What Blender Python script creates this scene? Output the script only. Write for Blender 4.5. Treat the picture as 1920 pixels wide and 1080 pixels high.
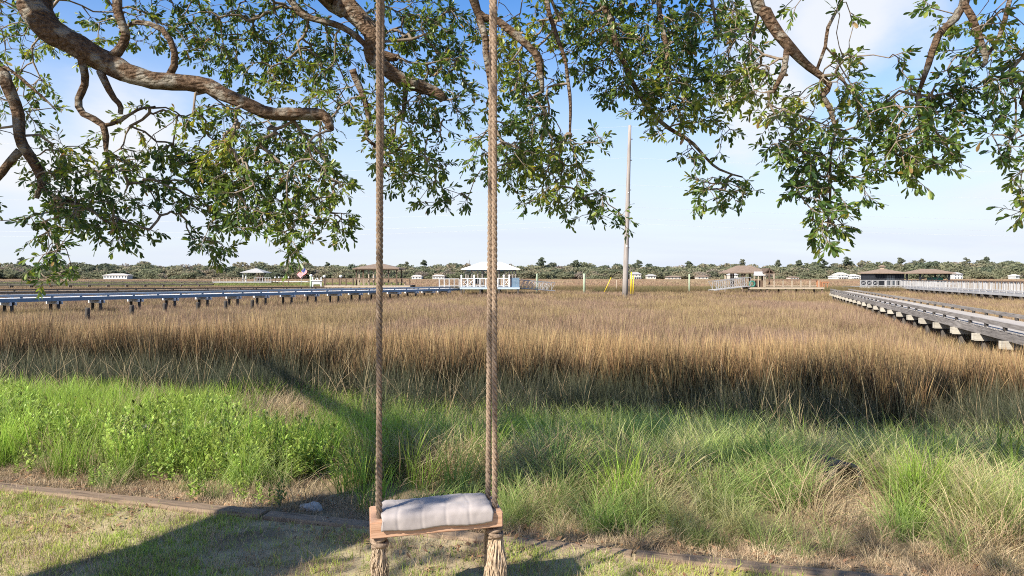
import bpy, math, random
import numpy as np
from mathutils import Vector, Matrix, noise as mnoise

for o in list(bpy.data.objects):
    bpy.data.objects.remove(o)
random.seed(11)
RNG = np.random.default_rng(11)
C = bpy.context.scene.collection
SC = bpy.context.scene
PI = math.pi

# ------------------------------------------------------------------ camera
CAMZ = 1.6
HZ = 519.0
FOC = 1280.0
cam_d = bpy.data.cameras.new('camera')
cam = bpy.data.objects.new('camera', cam_d)
C.objects.link(cam)
cam.location = (0, 0, CAMZ)
cam.rotation_euler = (PI / 2, 0, 0)
cam_d.lens = 24.0
cam_d.sensor_width = 36.0
cam_d.shift_y = -(540 - HZ) / 1920.0
cam_d.clip_start = 0.05
cam_d.clip_end = 20000
SC.camera = cam

# ------------------------------------------------------------------ light
SUN_EL = math.radians(38)
SUN_AZ = math.radians(225)          # clockwise from +Y (view direction): behind and to the left
sdir = Vector((math.sin(SUN_AZ) * math.cos(SUN_EL), math.cos(SUN_AZ) * math.cos(SUN_EL), math.sin(SUN_EL)))
sun_d = bpy.data.lights.new('sun', 'SUN')
sun_d.energy = 4.9
sun_d.angle = math.radians(0.53)
sun_d.color = (1.0, 0.94, 0.84)
sun = bpy.data.objects.new('sun', sun_d)
C.objects.link(sun)
sun.rotation_euler = (-sdir).to_track_quat('-Z', 'Y').to_euler()
sun.location = (-20, -20, 30)

SKY_STRENGTH = 0.111
EXPOSURE = 1.02
SC.view_settings.view_transform = 'Standard'
SC.view_settings.look = 'None'
SC.view_settings.exposure = EXPOSURE
SC.view_settings.gamma = 1.0
SC.view_settings.use_curve_mapping = False

world = bpy.data.worlds.new('World')
SC.world = world
world.use_nodes = True


def build_world():
    nt = world.node_tree
    N, L = nt.nodes, nt.links
    N.clear()
    out = N.new('ShaderNodeOutputWorld')
    bg = N.new('ShaderNodeBackground')
    bg.inputs['Strength'].default_value = SKY_STRENGTH
    L.new(bg.outputs[0], out.inputs['Surface'])
    sky = N.new('ShaderNodeTexSky')
    sky.sky_type = 'NISHITA'
    sky.sun_disc = False
    sky.sun_elevation = SUN_EL
    sky.sun_rotation = SUN_AZ
    sky.altitude = 0
    sky.air_density = 1.0
    sky.dust_density = 0.6
    sky.ozone_density = 1.6
    tc = N.new('ShaderNodeTexCoord')
    sep = N.new('ShaderNodeSeparateXYZ')
    L.new(tc.outputs['Generated'], sep.inputs[0])

    def math_(op, a, b=None, clamp=False):
        m = N.new('ShaderNodeMath')
        m.operation = op
        m.use_clamp = clamp
        for i, v in enumerate((a, b)):
            if v is None:
                continue
            if isinstance(v, (int, float)):
                m.inputs[i].default_value = v
            else:
                L.new(v, m.inputs[i])
        return m.outputs[0]

    def smap(v, a, b, c=0.0, d=1.0):
        m = N.new('ShaderNodeMapRange')
        m.interpolation_type = 'SMOOTHSTEP'
        L.new(v, m.inputs[0])
        for i, q in enumerate((a, b, c, d)):
            m.inputs[i + 1].default_value = q
        return m.outputs[0]
    z = math_('MAXIMUM', sep.outputs[2], 0.0)
    den = math_('ADD', z, 0.16)
    px = math_('DIVIDE', sep.outputs[0], den)
    py = math_('DIVIDE', sep.outputs[1], den)
    comb = N.new('ShaderNodeCombineXYZ')
    L.new(px, comb.inputs[0])
    L.new(py, comb.inputs[1])
    n1 = N.new('ShaderNodeTexNoise')
    n1.inputs['Scale'].default_value = 1.15
    n1.inputs['Detail'].default_value = 9
    n1.inputs['Roughness'].default_value = 0.58
    n1.inputs['Distortion'].default_value = 0.25
    mp = N.new('ShaderNodeMapping')
    mp.inputs['Location'].default_value = (2.3, 5.1, 0.0)
    mp.inputs['Rotation'].default_value = (0, 0, 0.5)
    mp.inputs['Scale'].default_value = (1.0, 0.72, 1.0)
    L.new(comb.outputs[0], mp.inputs[0])
    L.new(mp.outputs[0], n1.inputs['Vector'])
    dens = n1.outputs['Fac']
    # the cloud banks the photograph shows, as soft lumps on the sky sphere
    lumps = None
    for (qx, qy, rad, amp) in ((90, 225, 0.15, 0.34), (300, 190, 0.10, 0.26), (850, 320, 0.10, 0.22), (1450, 80, 0.13, 0.32),
                               (1670, 40, 0.10, 0.34), (1425, 235, 0.08, 0.28), (1880, 270, 0.13, 0.30),
                               (1190, 400, 0.22, 0.06), (760, 200, 0.26, -0.16), (1100, 160, 0.22, -0.22), (100, 70, 0.14, -0.25),
                               (1780, 170, 0.13, -0.18), (500, 60, 0.24, -0.18), (1620, 280, 0.14, -0.1)):
        v = Vector(((qx - 960) / FOC, 1.0, (HZ - qy) / FOC)).normalized()
        dp = N.new('ShaderNodeVectorMath')
        dp.operation = 'DOT_PRODUCT'
        L.new(tc.outputs['Generated'], dp.inputs[0])
        dp.inputs[1].default_value = v
        s = smap(dp.outputs['Value'], math.cos(rad * 1.15), 1.0, 0.0, amp)
        lumps = s if lumps is None else math_('ADD', lumps, s)
    dens = math_('ADD', dens, lumps)
    mask = smap(dens, 0.56, 0.92)
    # thin veil towards the horizon
    veil = smap(z, 0.40, 0.03, 0.0, 1.0)
    n2 = N.new('ShaderNodeTexNoise')
    n2.inputs['Scale'].default_value = 0.8
    n2.inputs['Detail'].default_value = 6
    mp2 = N.new('ShaderNodeMapping')
    mp2.inputs['Scale'].default_value = (0.5, 1.3, 1.0)
    L.new(comb.outputs[0], mp2.inputs[0])
    L.new(mp2.outputs[0], n2.inputs['Vector'])
    veil = math_('MULTIPLY', veil, smap(n2.outputs['Fac'], 0.25, 0.7, 0.86, 1.0), True)
    hs = N.new('ShaderNodeHueSaturation')
    hs.inputs['Saturation'].default_value = 1.34
    hs.inputs['Hue'].default_value = 0.508
    L.new(sky.outputs[0], hs.inputs['Color'])
    m1 = N.new('ShaderNodeMix')
    m1.data_type = 'RGBA'
    L.new(veil, m1.inputs['Factor'])
    L.new(hs.outputs[0], m1.inputs[6])
    m1.inputs[7].default_value = (3.52, 3.82, 4.38, 1)
    m2 = N.new('ShaderNodeMix')
    m2.data_type = 'RGBA'
    L.new(math_('MULTIPLY', mask, 0.92), m2.inputs['Factor'])
    L.new(m1.outputs[2], m2.inputs[6])
    m2.inputs[7].default_value = (4.15, 4.25, 4.40, 1)
    L.new(m2.outputs[2], bg.inputs['Color'])


build_world()
SC.render.engine = 'CYCLES'
try:
    SC.cycles.use_denoising = False
    SC.cycles.denoiser = 'OPENIMAGEDENOISE'
    SC.cycles.max_bounces = 8
    SC.cycles.transparent_max_bounces = 8
    SC.cycles.sample_clamp_indirect = 6.0
    SC.cycles.pixel_filter_type = 'BLACKMAN_HARRIS'
    SC.cycles.filter_width = 1.05
except Exception:
    pass


# ------------------------------------------------------------------ helpers
def P(px, py, Y):
    return Vector(((px - 960.0) / FOC * Y, Y, CAMZ - (py - HZ) / FOC * Y))


def ss(a, b, v):
    t = np.clip((np.asarray(v, float) - a) / (b - a), 0, 1)
    return t * t * (3 - 2 * t)


def vnoise(x, y, s, seed=0.0):
    x = np.atleast_1d(np.asarray(x, float)) / s + seed * 17.31
    y = np.atleast_1d(np.asarray(y, float)) / s + seed * 9.77
    xi, yi = np.floor(x), np.floor(y)
    fx, fy = x - xi, y - yi
    fx, fy = fx * fx * (3 - 2 * fx), fy * fy * (3 - 2 * fy)

    def h(a, b):
        v = np.sin(a * 127.1 + b * 311.7) * 43758.5453
        return v - np.floor(v)
    return (h(xi, yi) * (1 - fx) + h(xi + 1, yi) * fx) * (1 - fy) + (h(xi, yi + 1) * (1 - fx) + h(xi + 1, yi + 1) * fx) * fy


def Lx(x):
    """the line of the timber edging"""
    return 5.13 - 0.272 * (np.clip(x, -16, 14) + 3.75)


def ground_z(x, y):
    x = np.asarray(x, float)
    y = np.asarray(y, float)
    d = y - Lx(x)
    z = -0.10 * ss(0.02, 0.6, d) - 0.75 * ss(0.4, 8, d) - 0.35 * ss(8, 16, d)
    z = z - 0.55 * ss(-3, -22, x) * ss(15, 34, y) * (1 - ss(75, 95, y))
    z = z + 0.16 * np.exp(-((x + 6.6) ** 2 + (y - 9.7) ** 2) / 1.6) + 0.10 * np.exp(-((x + 4.2) ** 2 + (y - 8.8) ** 2) / 1.0)
    z = z + 0.26 * np.exp(-((x + 3.4) ** 2 + (y - 10.0) ** 2) / 0.7)
    near = ss(45, 20, y)
    bump = (vnoise(x, y, 0.7, 1).reshape(x.shape) - 0.5) * 0.12 * ss(0.3, 1.5, d) + (vnoise(x, y, 0.28, 2).reshape(x.shape) - 0.5) * 0.022
    return z + bump * near


def tag(o, label=None, cat=None, group=None, kind=None):
    if label:
        o['label'] = label
    if cat:
        o['category'] = cat
    if group:
        o['group'] = group
    if kind:
        o['kind'] = kind
    return o


def thing(name, loc, label, cat, group=None, rz=0.0):
    o = bpy.data.objects.new(name, None)
    o.empty_display_size = 0.2
    C.objects.link(o)
    o.location = loc
    o.rotation_euler = (0, 0, rz)
    return tag(o, label, cat, group)


def link(name, me, parent=None, mat=None):
    if mat is not None and not me.materials:
        me.materials.append(mat)
    o = bpy.data.objects.new(name, me)
    C.objects.link(o)
    if parent is not None:
        o.parent = parent
    return o


def shade(me, smooth=True):
    if len(me.polygons):
        me.polygons.foreach_set('use_smooth', [smooth] * len(me.polygons))
    return me


class MB:
    def __init__(self):
        self.v, self.f = [], []

    def box(self, c, s, rz=0.0, taper=1.0):
        x, y, z = s[0] / 2, s[1] / 2, s[2] / 2
        n = len(self.v)
        ca, sa = math.cos(rz), math.sin(rz)
        for dz in (-1, 1):
            k = taper if dz > 0 else 1.0
            for dx, dy in ((-1, -1), (1, -1), (1, 1), (-1, 1)):
                a, b = dx * x * k, dy * y * k
                self.v.append((c[0] + a * ca - b * sa, c[1] + a * sa + b * ca, c[2] + dz * z))
        self.f += [tuple(n + i for i in q) for q in ((3, 2, 1, 0), (4, 5, 6, 7), (0, 1, 5, 4), (1, 2, 6, 5), (2, 3, 7, 6), (3, 0, 4, 7))]
        return self

    def bar(self, p, q, w, h, up=(0, 0, 1)):
        p, q = Vector(p), Vector(q)
        d = (q - p).normalized()
        up = Vector(up)
        if abs(d.dot(up)) > 0.95:
            up = Vector((0, 1, 0))
        s = d.cross(up).normalized()
        u = s.cross(d).normalized()
        n = len(self.v)
        for e in (p, q):
            for a, b in ((-1, -1), (1, -1), (1, 1), (-1, 1)):
                self.v.append(tuple(e + s * (a * w / 2) + u * (b * h / 2)))
        self.f += [tuple(n + i for i in r) for r in ((0, 1, 2, 3), (7, 6, 5, 4), (0, 4, 5, 1), (1, 5, 6, 2), (2, 6, 7, 3), (3, 7, 4, 0))]
        return self

    def poly(self, pts):
        n = len(self.v)
        self.v += [tuple(p) for p in pts]
        self.f.append(tuple(range(n, n + len(pts))))
        return self

    def tube(self, pts, rad, n=8, cap=True, rough=None):
        pts = [Vector(p) for p in pts]
        if isinstance(rad, (int, float)):
            rad = [rad] * len(pts)
        d0 = (pts[1] - pts[0]).normalized()
        ref = Vector((0, 0, 1)) if abs(d0.z) < 0.9 else Vector((0, 1, 0))
        s = d0.cross(ref).normalized()
        base = len(self.v)
        for i, p in enumerate(pts):
            a = pts[max(i - 1, 0)]
            b = pts[min(i + 1, len(pts) - 1)]
            d = (b - a).normalized()
            s = (s - d * s.dot(d)).normalized()
            u = d.cross(s)
            for k in range(n):
                t = 2 * PI * k / n
                r = rad[i]
                if rough:
                    r *= rough(p, t)
                self.v.append(tuple(p + (s * math.cos(t) + u * math.sin(t)) * r))
        for i in range(len(pts) - 1):
            for k in range(n):
                a = base + i * n + k
                b = base + i * n + (k + 1) % n
                self.f.append((a, b, b + n, a + n))
        if cap:
            self.f.append(tuple(base + k for k in reversed(range(n))))
            e = base + (len(pts) - 1) * n
            self.f.append(tuple(e + k for k in range(n)))
        return self

    def mesh(self, name, smooth=False):
        me = bpy.data.meshes.new(name)
        me.from_pydata(self.v, [], self.f)
        me.update()
        if smooth:
            shade(me)
        return me

    def build(self, name, mat, parent=None, smooth=False):
        return link(name, self.mesh(name, smooth), parent, mat)


def np_mesh(name, verts, loops, starts, attrs=None):
    """fast mesh: loops flat vertex indices, starts the face starts; attrs {name: per-vertex floats}"""
    me = bpy.data.meshes.new(name)
    me.vertices.add(len(verts))
    me.vertices.foreach_set('co', np.asarray(verts, np.float32).ravel())
    me.loops.add(len(loops))
    me.loops.foreach_set('vertex_index', np.asarray(loops, np.int32))
    me.polygons.add(len(starts))
    me.polygons.foreach_set('loop_start', np.asarray(starts, np.int32))
    for k, v in (attrs or {}).items():
        a = me.attributes.new(k, 'FLOAT', 'POINT')
        a.data.foreach_set('value', np.asarray(v, np.float32))
    me.update(calc_edges=True)
    me.validate()
    return me


# ------------------------------------------------------------------ materials
def new_mat(name):
    m = bpy.data.materials.new(name)
    m.use_nodes = True
    nt = m.node_tree
    return m, nt.nodes, nt.links, nt.nodes['Principled BSDF']


def ramp(N, stops):
    r = N.new('ShaderNodeValToRGB')
    e = r.color_ramp.elements
    while len(e) > 1:
        e.remove(e[-1])
    e[0].position = stops[0][0]
    e[0].color = (*stops[0][1], 1)
    for p, c in stops[1:]:
        q = e.new(p)
        q.color = (*c, 1)
    return r


def noisy(name, c1, c2, scale=3.0, stretch=(1, 1, 1), rough=0.8, bump=0.2, detail=6, c3=None, spec=0.3, coord='Object', dist=0.3, lo=0.3, hi=0.7):
    m, N, L, b = new_mat(name)
    tc = N.new('ShaderNodeTexCoord')
    mp = N.new('ShaderNodeMapping')
    mp.inputs['Scale'].default_value = stretch
    if coord == 'Position':
        g = N.new('ShaderNodeNewGeometry')
        L.new(g.outputs['Position'], mp.inputs[0])
    else:
        L.new(tc.outputs[coord], mp.inputs[0])
    n = N.new('ShaderNodeTexNoise')
    n.inputs['Scale'].default_value = scale
    n.inputs['Detail'].default_value = detail
    n.inputs['Distortion'].default_value = dist
    n.inputs['Roughness'].default_value = 0.6
    L.new(mp.outputs[0], n.inputs['Vector'])
    st = [(lo, c1), (hi, c2)]
    if c3:
        st = [(lo, c1), ((lo + hi) / 2, c2), (hi, c3)]
    r = ramp(N, st)
    L.new(n.outputs['Fac'], r.inputs[0])
    oi = N.new('ShaderNodeObjectInfo')
    mr = N.new('ShaderNodeMapRange')
    L.new(oi.outputs['Random'], mr.inputs[0])
    mr.inputs[3].default_value = 0.82
    mr.inputs[4].default_value = 1.12
    hsv = N.new('ShaderNodeHueSaturation')
    L.new(mr.outputs[0], hsv.inputs['Value'])
    L.new(r.outputs[0], hsv.inputs['Color'])
    L.new(hsv.outputs[0], b.inputs['Base Color'])
    b.inputs['Roughness'].default_value = rough
    b.inputs['Specular IOR Level'].default_value = spec
    if bump:
        bp = N.new('ShaderNodeBump')
        bp.inputs['Strength'].default_value = bump
        bp.inputs['Distance'].default_value = 0.02
        L.new(n.outputs['Fac'], bp.inputs['Height'])
        L.new(bp.outputs[0], b.inputs['Normal'])
    return m


def blade_mat(name, stops, alt=None, altscale=3.0, transl=0.35, rough=0.55, var=0.25, alo=0.42, ahi=0.6):
    """blades: colour along the blade (attribute t), varied per blade (r) and by patches of the field"""
    m, N, L, b = new_mat(name)
    at = N.new('ShaderNodeAttribute')
    at.attribute_name = 't'
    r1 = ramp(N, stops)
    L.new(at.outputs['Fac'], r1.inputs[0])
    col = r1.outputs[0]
    if alt:
        r2 = ramp(N, alt)
        L.new(at.outputs['Fac'], r2.inputs[0])
        g = N.new('ShaderNodeNewGeometry')
        mp = N.new('ShaderNodeMapping')
        mp.inputs['Scale'].default_value = (1, 0.6, 0.0)
        L.new(g.outputs['Position'], mp.inputs[0])
        n = N.new('ShaderNodeTexNoise')
        n.inputs['Scale'].default_value = 1.0 / altscale
        n.inputs['Detail'].default_value = 4
        L.new(mp.outputs[0], n.inputs['Vector'])
        ar = N.new('ShaderNodeAttribute')
        ar.attribute_name = 'r'
        ad = N.new('ShaderNodeMath')
        ad.operation = 'MULTIPLY_ADD'
        L.new(ar.outputs['Fac'], ad.inputs[0])
        ad.inputs[1].default_value = 0.22
        L.new(n.outputs['Fac'], ad.inputs[2])
        sm = N.new('ShaderNodeMapRange')
        sm.interpolation_type = 'SMOOTHSTEP'
        sm.inputs[1].default_value = alo + 0.11
        sm.inputs[2].default_value = ahi + 0.11
        L.new(ad.outputs[0], sm.inputs[0])
        mx = N.new('ShaderNodeMix')
        mx.data_type = 'RGBA'
        L.new(sm.outputs[0], mx.inputs['Factor'])
        L.new(col, mx.inputs[6])
        L.new(r2.outputs[0], mx.inputs[7])
        col = mx.outputs[2]
    ar = N.new('ShaderNodeAttribute')
    ar.attribute_name = 'r'
    oi = N.new('ShaderNodeObjectInfo')
    ad = N.new('ShaderNodeMath')
    ad.operation = 'ADD'
    L.new(ar.outputs['Fac'], ad.inputs[0])
    L.new(oi.outputs['Random'], ad.inputs[1])
    mr = N.new('ShaderNodeMapRange')
    L.new(ad.outputs[0], mr.inputs[0])
    mr.inputs[2].default_value = 2.0
    mr.inputs[3].default_value = 1 - var * 1.6
    mr.inputs[4].default_value = 1 + var * 1.6
    hsv = N.new('ShaderNodeHueSaturation')
    L.new(mr.outputs[0], hsv.inputs['Value'])
    mh = N.new('ShaderNodeMapRange')
    L.new(ar.outputs['Fac'], mh.inputs[0])
    mh.inputs[3].default_value = 0.485
    mh.inputs[4].default_value = 0.515
    L.new(mh.outputs[0], hsv.inputs['Hue'])
    L.new(col, hsv.inputs['Color'])
    L.new(hsv.outputs[0], b.inputs['Base Color'])
    b.inputs['Roughness'].default_value = rough
    b.inputs['Specular IOR Level'].default_value = 0.25
    if transl:
        tr = N.new('ShaderNodeBsdfTranslucent')
        L.new(hsv.outputs[0], tr.inputs['Color'])
        mxs = N.new('ShaderNodeMixShader')
        mxs.inputs[0].default_value = transl
        out = N['Material Output']
        L.new(b.outputs[0], mxs.inputs[1])
        L.new(tr.outputs[0], mxs.inputs[2])
        L.new(mxs.outputs[0], out.inputs['Surface'])
    return m


M = {}
M['lawn'] = noisy('lawn_soil', (0.144, 0.102, 0.057), (0.408, 0.324, 0.190), 2.2, rough=0.95, bump=0.6, detail=12, c3=(0.324, 0.282, 0.115), coord='Position')
M['marsh'] = noisy('marsh_soil', (0.10, 0.075, 0.04), (0.22, 0.16, 0.09), 0.8, rough=0.95, bump=0.4, detail=10, coord='Position')
M['dock_grey'] = noisy('weathered_timber', (0.140, 0.121, 0.104), (0.364, 0.322, 0.279), 3.0, (6, 0.5, 6), rough=0.85, bump=0.25)
M['dock_deck'] = noisy('weathered_deck', (0.30, 0.27, 0.24), (0.46, 0.42, 0.37), 2.0, (1, 3, 3), rough=0.85, bump=0.15)
M['dock_dark'] = noisy('dark_creosote', (0.035, 0.03, 0.026), (0.10, 0.085, 0.07), 3.0, (4, 4, 0.6), rough=0.85, bump=0.3)
M['cap_pale'] = noisy('pale_cap_timber', (0.293, 0.265, 0.216), (0.432, 0.397, 0.335), 4.0, (1, 1, 4), rough=0.8, bump=0.15)
M['blue'] = noisy('blue_paint', (0.128, 0.205, 0.288), (0.197, 0.293, 0.379), 2.5, (3, 0.4, 3), rough=0.5, bump=0.08)
M['bluegrey'] = noisy('blue_grey_paint', (0.293, 0.360, 0.417), (0.455, 0.510, 0.551), 2.5, (3, 0.4, 3), rough=0.55, bump=0.08)
M['white'] = noisy('white_paint', (0.594, 0.594, 0.585), (0.738, 0.738, 0.720), 2.0, rough=0.5, bump=0.05)
M['whitemetal'] = noisy('pale_roof', (0.527, 0.484, 0.427), (0.646, 0.599, 0.537), 1.2, rough=0.5, bump=0.05)
M['shingle'] = noisy('brown_shingle', (0.15, 0.105, 0.075), (0.27, 0.20, 0.145), 3.5, (1, 1, 3), rough=0.9, bump=0.3)
M['shingle_grey'] = noisy('grey_shingle', (0.27, 0.26, 0.25), (0.42, 0.41, 0.39), 3.5, (1, 1, 3), rough=0.9, bump=0.3)
M['brown'] = noisy('brown_timber', (0.075, 0.05, 0.035), (0.17, 0.115, 0.08), 3.0, (4, 4, 0.6), rough=0.8, bump=0.2)
M['tan'] = noisy('tan_timber', (0.30, 0.235, 0.165), (0.44, 0.36, 0.265), 3.0, (4, 4, 0.6), rough=0.8, bump=0.2)
M['greytimber'] = noisy('silver_timber', (0.28, 0.27, 0.26), (0.45, 0.44, 0.43), 3.0, (4, 4, 0.6), rough=0.8, bump=0.2)
M['dark'] = noisy('dark_screen', (0.012, 0.013, 0.016), (0.03, 0.032, 0.038), 3.0, (4, 4, 0.6), rough=0.6, bump=0.1)
M['pole'] = noisy('pole_timber', (0.180, 0.155, 0.136), (0.328, 0.294, 0.264), 2.0, (5, 5, 0.25), rough=0.85, bump=0.3)
M['greenpile'] = noisy('treated_timber', (0.24, 0.30, 0.20), (0.38, 0.43, 0.30), 2.0, (4, 4, 0.4), rough=0.8, bump=0.2)
M['yellow'] = noisy('yellow_plastic', (0.72, 0.50, 0.02), (0.85, 0.62, 0.04), 2.0, rough=0.4, bump=0)
M['wire'] = noisy('wire', (0.5, 0.52, 0.55), (0.6, 0.62, 0.65), 2.0, rough=0.5, bump=0)
M['globe'] = noisy('white_globe', (0.80, 0.80, 0.78), (0.88, 0.88, 0.86), 2.0, rough=0.25, bump=0)
M['red'] = noisy('red_cloth', (0.55, 0.03, 0.05), (0.65, 0.05, 0.07), 3, rough=0.8, bump=0)
M['navy'] = noisy('navy_cloth', (0.03, 0.05, 0.20), (0.04, 0.07, 0.26), 3, rough=0.8, bump=0)
M['glass'] = noisy('window_glass', (0.03, 0.04, 0.05), (0.06, 0.08, 0.10), 1, rough=0.1, bump=0, spec=0.8)
M['edging'] = noisy('edging_timber', (0.083, 0.054, 0.035), (0.255, 0.180, 0.115), 5.0, (0.5, 6, 6), rough=0.85, bump=0.5, c3=(0.150, 0.108, 0.070))
M['seatwood'] = noisy('seat_cedar', (0.324, 0.170, 0.096), (0.504, 0.308, 0.197), 5.0, (0.55, 9, 9), rough=0.6, bump=0.18, c3=(0.405, 0.230, 0.139), dist=1.2)
M['rope'] = noisy('manila_rope', (0.153, 0.107, 0.074), (0.306, 0.228, 0.162), 60.0, rough=0.9, bump=0.5, spec=0.1)
M['fray'] = noisy('frayed_rope', (0.320, 0.238, 0.154), (0.496, 0.385, 0.273), 40.0, rough=0.9, bump=0.1, spec=0.1)
M['stone'] = noisy('pale_stone', (0.36, 0.34, 0.31), (0.58, 0.56, 0.52), 9.0, rough=0.9, bump=0.5)
M['redtimber'] = noisy('red_brown_timber', (0.28, 0.12, 0.055), (0.42, 0.20, 0.10), 3.0, (4, 4, 0.6), rough=0.8, bump=0.2)
M['sand'] = noisy('beige_siding', (0.45, 0.40, 0.34), (0.56, 0.51, 0.44), 1.0, rough=0.8, bump=0)
M['housewhite'] = noisy('house_siding', (0.46, 0.46, 0.45), (0.58, 0.58, 0.56), 0.4, rough=0.7, bump=0)
M['nearblack'] = noisy('near_black', (0.010, 0.012, 0.016), (0.03, 0.034, 0.045), 8, rough=0.55, bump=0.3)
M['teal'] = noisy('green_canvas', (0.03, 0.14, 0.10), (0.05, 0.20, 0.15), 4, rough=0.6, bump=0.05)


def cloth_mat():
    m, N, L, b = new_mat('grey_linen')
    tc = N.new('ShaderNodeTexCoord')
    n = N.new('ShaderNodeTexNoise')
    n.inputs['Scale'].default_value = 14
    n.inputs['Detail'].default_value = 8
    L.new(tc.outputs['Object'], n.inputs['Vector'])
    r = ramp(N, [(0.3, (0.27, 0.237, 0.222)), (0.7, (0.345, 0.305, 0.286))])
    L.new(n.outputs['Fac'], r.inputs[0])
    L.new(r.outputs[0], b.inputs['Base Color'])
    b.inputs['Roughness'].default_value = 0.9
    b.inputs['Sheen Weight'].default_value = 0.1
    return m


M['cloth'] = cloth_mat()


def bark_mat():
    m, N, L, b = new_mat('oak_bark')
    g = N.new('ShaderNodeNewGeometry')
    n1 = N.new('ShaderNodeTexNoise')
    n1.inputs['Scale'].default_value = 34
    n1.inputs['Detail'].default_value = 10
    n1.inputs['Roughness'].default_value = 0.7
    L.new(g.outputs['Position'], n1.inputs['Vector'])
    v = N.new('ShaderNodeTexVoronoi')
    v.feature = 'DISTANCE_TO_EDGE'
    v.inputs['Scale'].default_value = 26
    mp = N.new('ShaderNodeMapping')
    mp.inputs['Scale'].default_value = (0.45, 1, 1)
    L.new(g.outputs['Position'], mp.inputs[0])
    L.new(mp.outputs[0], v.inputs['Vector'])
    r1 = ramp(N, [(0.30, (0.045, 0.028, 0.018)), (0.50, (0.145, 0.092, 0.056)), (0.72, (0.27, 0.19, 0.125))])
    L.new(n1.outputs['Fac'], r1.inputs[0])
    n2 = N.new('ShaderNodeTexNoise')
    n2.inputs['Scale'].default_value = 7
    n2.inputs['Detail'].default_value = 8
    L.new(g.outputs['Position'], n2.inputs['Vector'])
    r2 = ramp(N, [(0.50, (0, 0, 0)), (0.60, (1, 1, 1))])
    L.new(n2.outputs['Fac'], r2.inputs[0])
    mx = N.new('ShaderNodeMix')
    mx.data_type = 'RGBA'
    fm = N.new('ShaderNodeMath')
    fm.operation = 'MULTIPLY'
    fm.inputs[1].default_value = 0.65
    L.new(r2.outputs[0], fm.inputs[0])
    L.new(fm.outputs[0], mx.inputs['Factor'])
    L.new(r1.outputs[0], mx.inputs[6])
    mx.inputs[7].default_value = (0.40, 0.37, 0.30, 1)
    L.new(mx.outputs[2], b.inputs['Base Color'])
    b.inputs['Roughness'].default_value = 0.9
    b.inputs['Specular IOR Level'].default_value = 0.15
    a = N.new('ShaderNodeMath')
    a.operation = 'MULTIPLY_ADD'
    L.new(v.outputs['Distance'], a.inputs[0])
    a.inputs[1].default_value = 1.6
    L.new(n1.outputs['Fac'], a.inputs[2])
    bp = N.new('ShaderNodeBump')
    bp.inputs['Strength'].default_value = 1.0
    bp.inputs['Distance'].default_value = 0.05
    L.new(a.outputs[0], bp.inputs['Height'])
    L.new(bp.outputs[0], b.inputs['Normal'])
    return m


M['bark'] = bark_mat()
M['twig'] = noisy('twig_bark', (0.11, 0.08, 0.055), (0.26, 0.21, 0.155), 14, rough=0.9, bump=0.2, coord='Position')


def leaf_mat():
    m, N, L, b = new_mat('oak_leaf')
    at = N.new('ShaderNodeAttribute')
    at.attribute_name = 'r'
    oi = N.new('ShaderNodeObjectInfo')
    r = ramp(N, [(0.0, (0.026, 0.054, 0.018)), (0.32, (0.052, 0.100, 0.024)), (0.62, (0.125, 0.185, 0.032)), (0.93, (0.27, 0.29, 0.045)), (1.0, (0.26, 0.17, 0.06))])  # yellow end holds the tone of sunlit leaves
    L.new(at.outputs['Fac'], r.inputs[0])
    L.new(r.outputs[0], b.inputs['Base Color'])
    b.inputs['Roughness'].default_value = 0.38
    b.inputs['Specular IOR Level'].default_value = 0.5
    tr = N.new('ShaderNodeBsdfTranslucent')
    hs = N.new('ShaderNodeHueSaturation')
    hs.inputs['Hue'].default_value = 0.475
    hs.inputs['Value'].default_value = 2.1
    hs.inputs['Saturation'].default_value = 1.1
    L.new(r.outputs[0], hs.inputs['Color'])
    L.new(hs.outputs[0], tr.inputs['Color'])
    mx = N.new('ShaderNodeMixShader')
    mx.inputs[0].default_value = 0.36
    L.new(b.outputs[0], mx.inputs[1])
    L.new(tr.outputs[0], mx.inputs[2])
    L.new(mx.outputs[0], N['Material Output'].inputs['Surface'])
    return m


M['leaf'] = leaf_mat()

# ------------------------------------------------------------------ ground


def grid_sheet(name, xs, ds, zoff, mat, label):
    X, D = np.meshgrid(xs, ds)
    Y = np.where(D > 60, D + Lx(0.0), D + Lx(X))
    # keep rows monotone where the edging line is left behind
    w = ss(20, 60, D)
    Y = D + Lx(X) * (1 - w) + Lx(0.0) * w
    Z = ground_z(X, Y) + zoff
    n, m = X.shape
    v = np.stack([X.ravel(), Y.ravel(), Z.ravel()], 1)
    i = np.arange(n * m).reshape(n, m)
    q = np.stack([i[:-1, :-1], i[:-1, 1:], i[1:, 1:], i[1:, :-1]], -1).reshape(-1, 4)
    me = np_mesh(name, v, q.ravel(), np.arange(len(q)) * 4)
    shade(me)
    o = link(name, me, None, mat)
    return tag(o, label, 'ground', kind='structure')


def spaced(a, b, n, p):
    t = np.linspace(-1, 1, n)
    return np.sign(t) * np.abs(t) ** p * (b - a) / 2 + (a + b) / 2


xs_near = np.concatenate([[-5000, -2000, -800, -300, -120, -60, -30], np.arange(-20, 20.01, 0.2), [30, 60, 120, 300, 800, 2000, 5000]])
grid_sheet('lawn', xs_near, np.concatenate([[-3000, -800, -200, -60, -25], np.arange(-12, -6, 0.5), np.arange(-6, 0.001, 0.12), [0.02]]), 0, M['lawn'],
           'thin straw coloured lawn with green patches in the foreground')
grid_sheet('marsh_ground', xs_near, np.concatenate([np.arange(0.02, 14, 0.18), np.arange(14, 60, 1.5), [70, 85, 100, 150, 250, 400, 600, 900, 2000, 6000]]), 0, M['marsh'],
           'marsh bed falling away beyond the timber edging')


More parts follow.
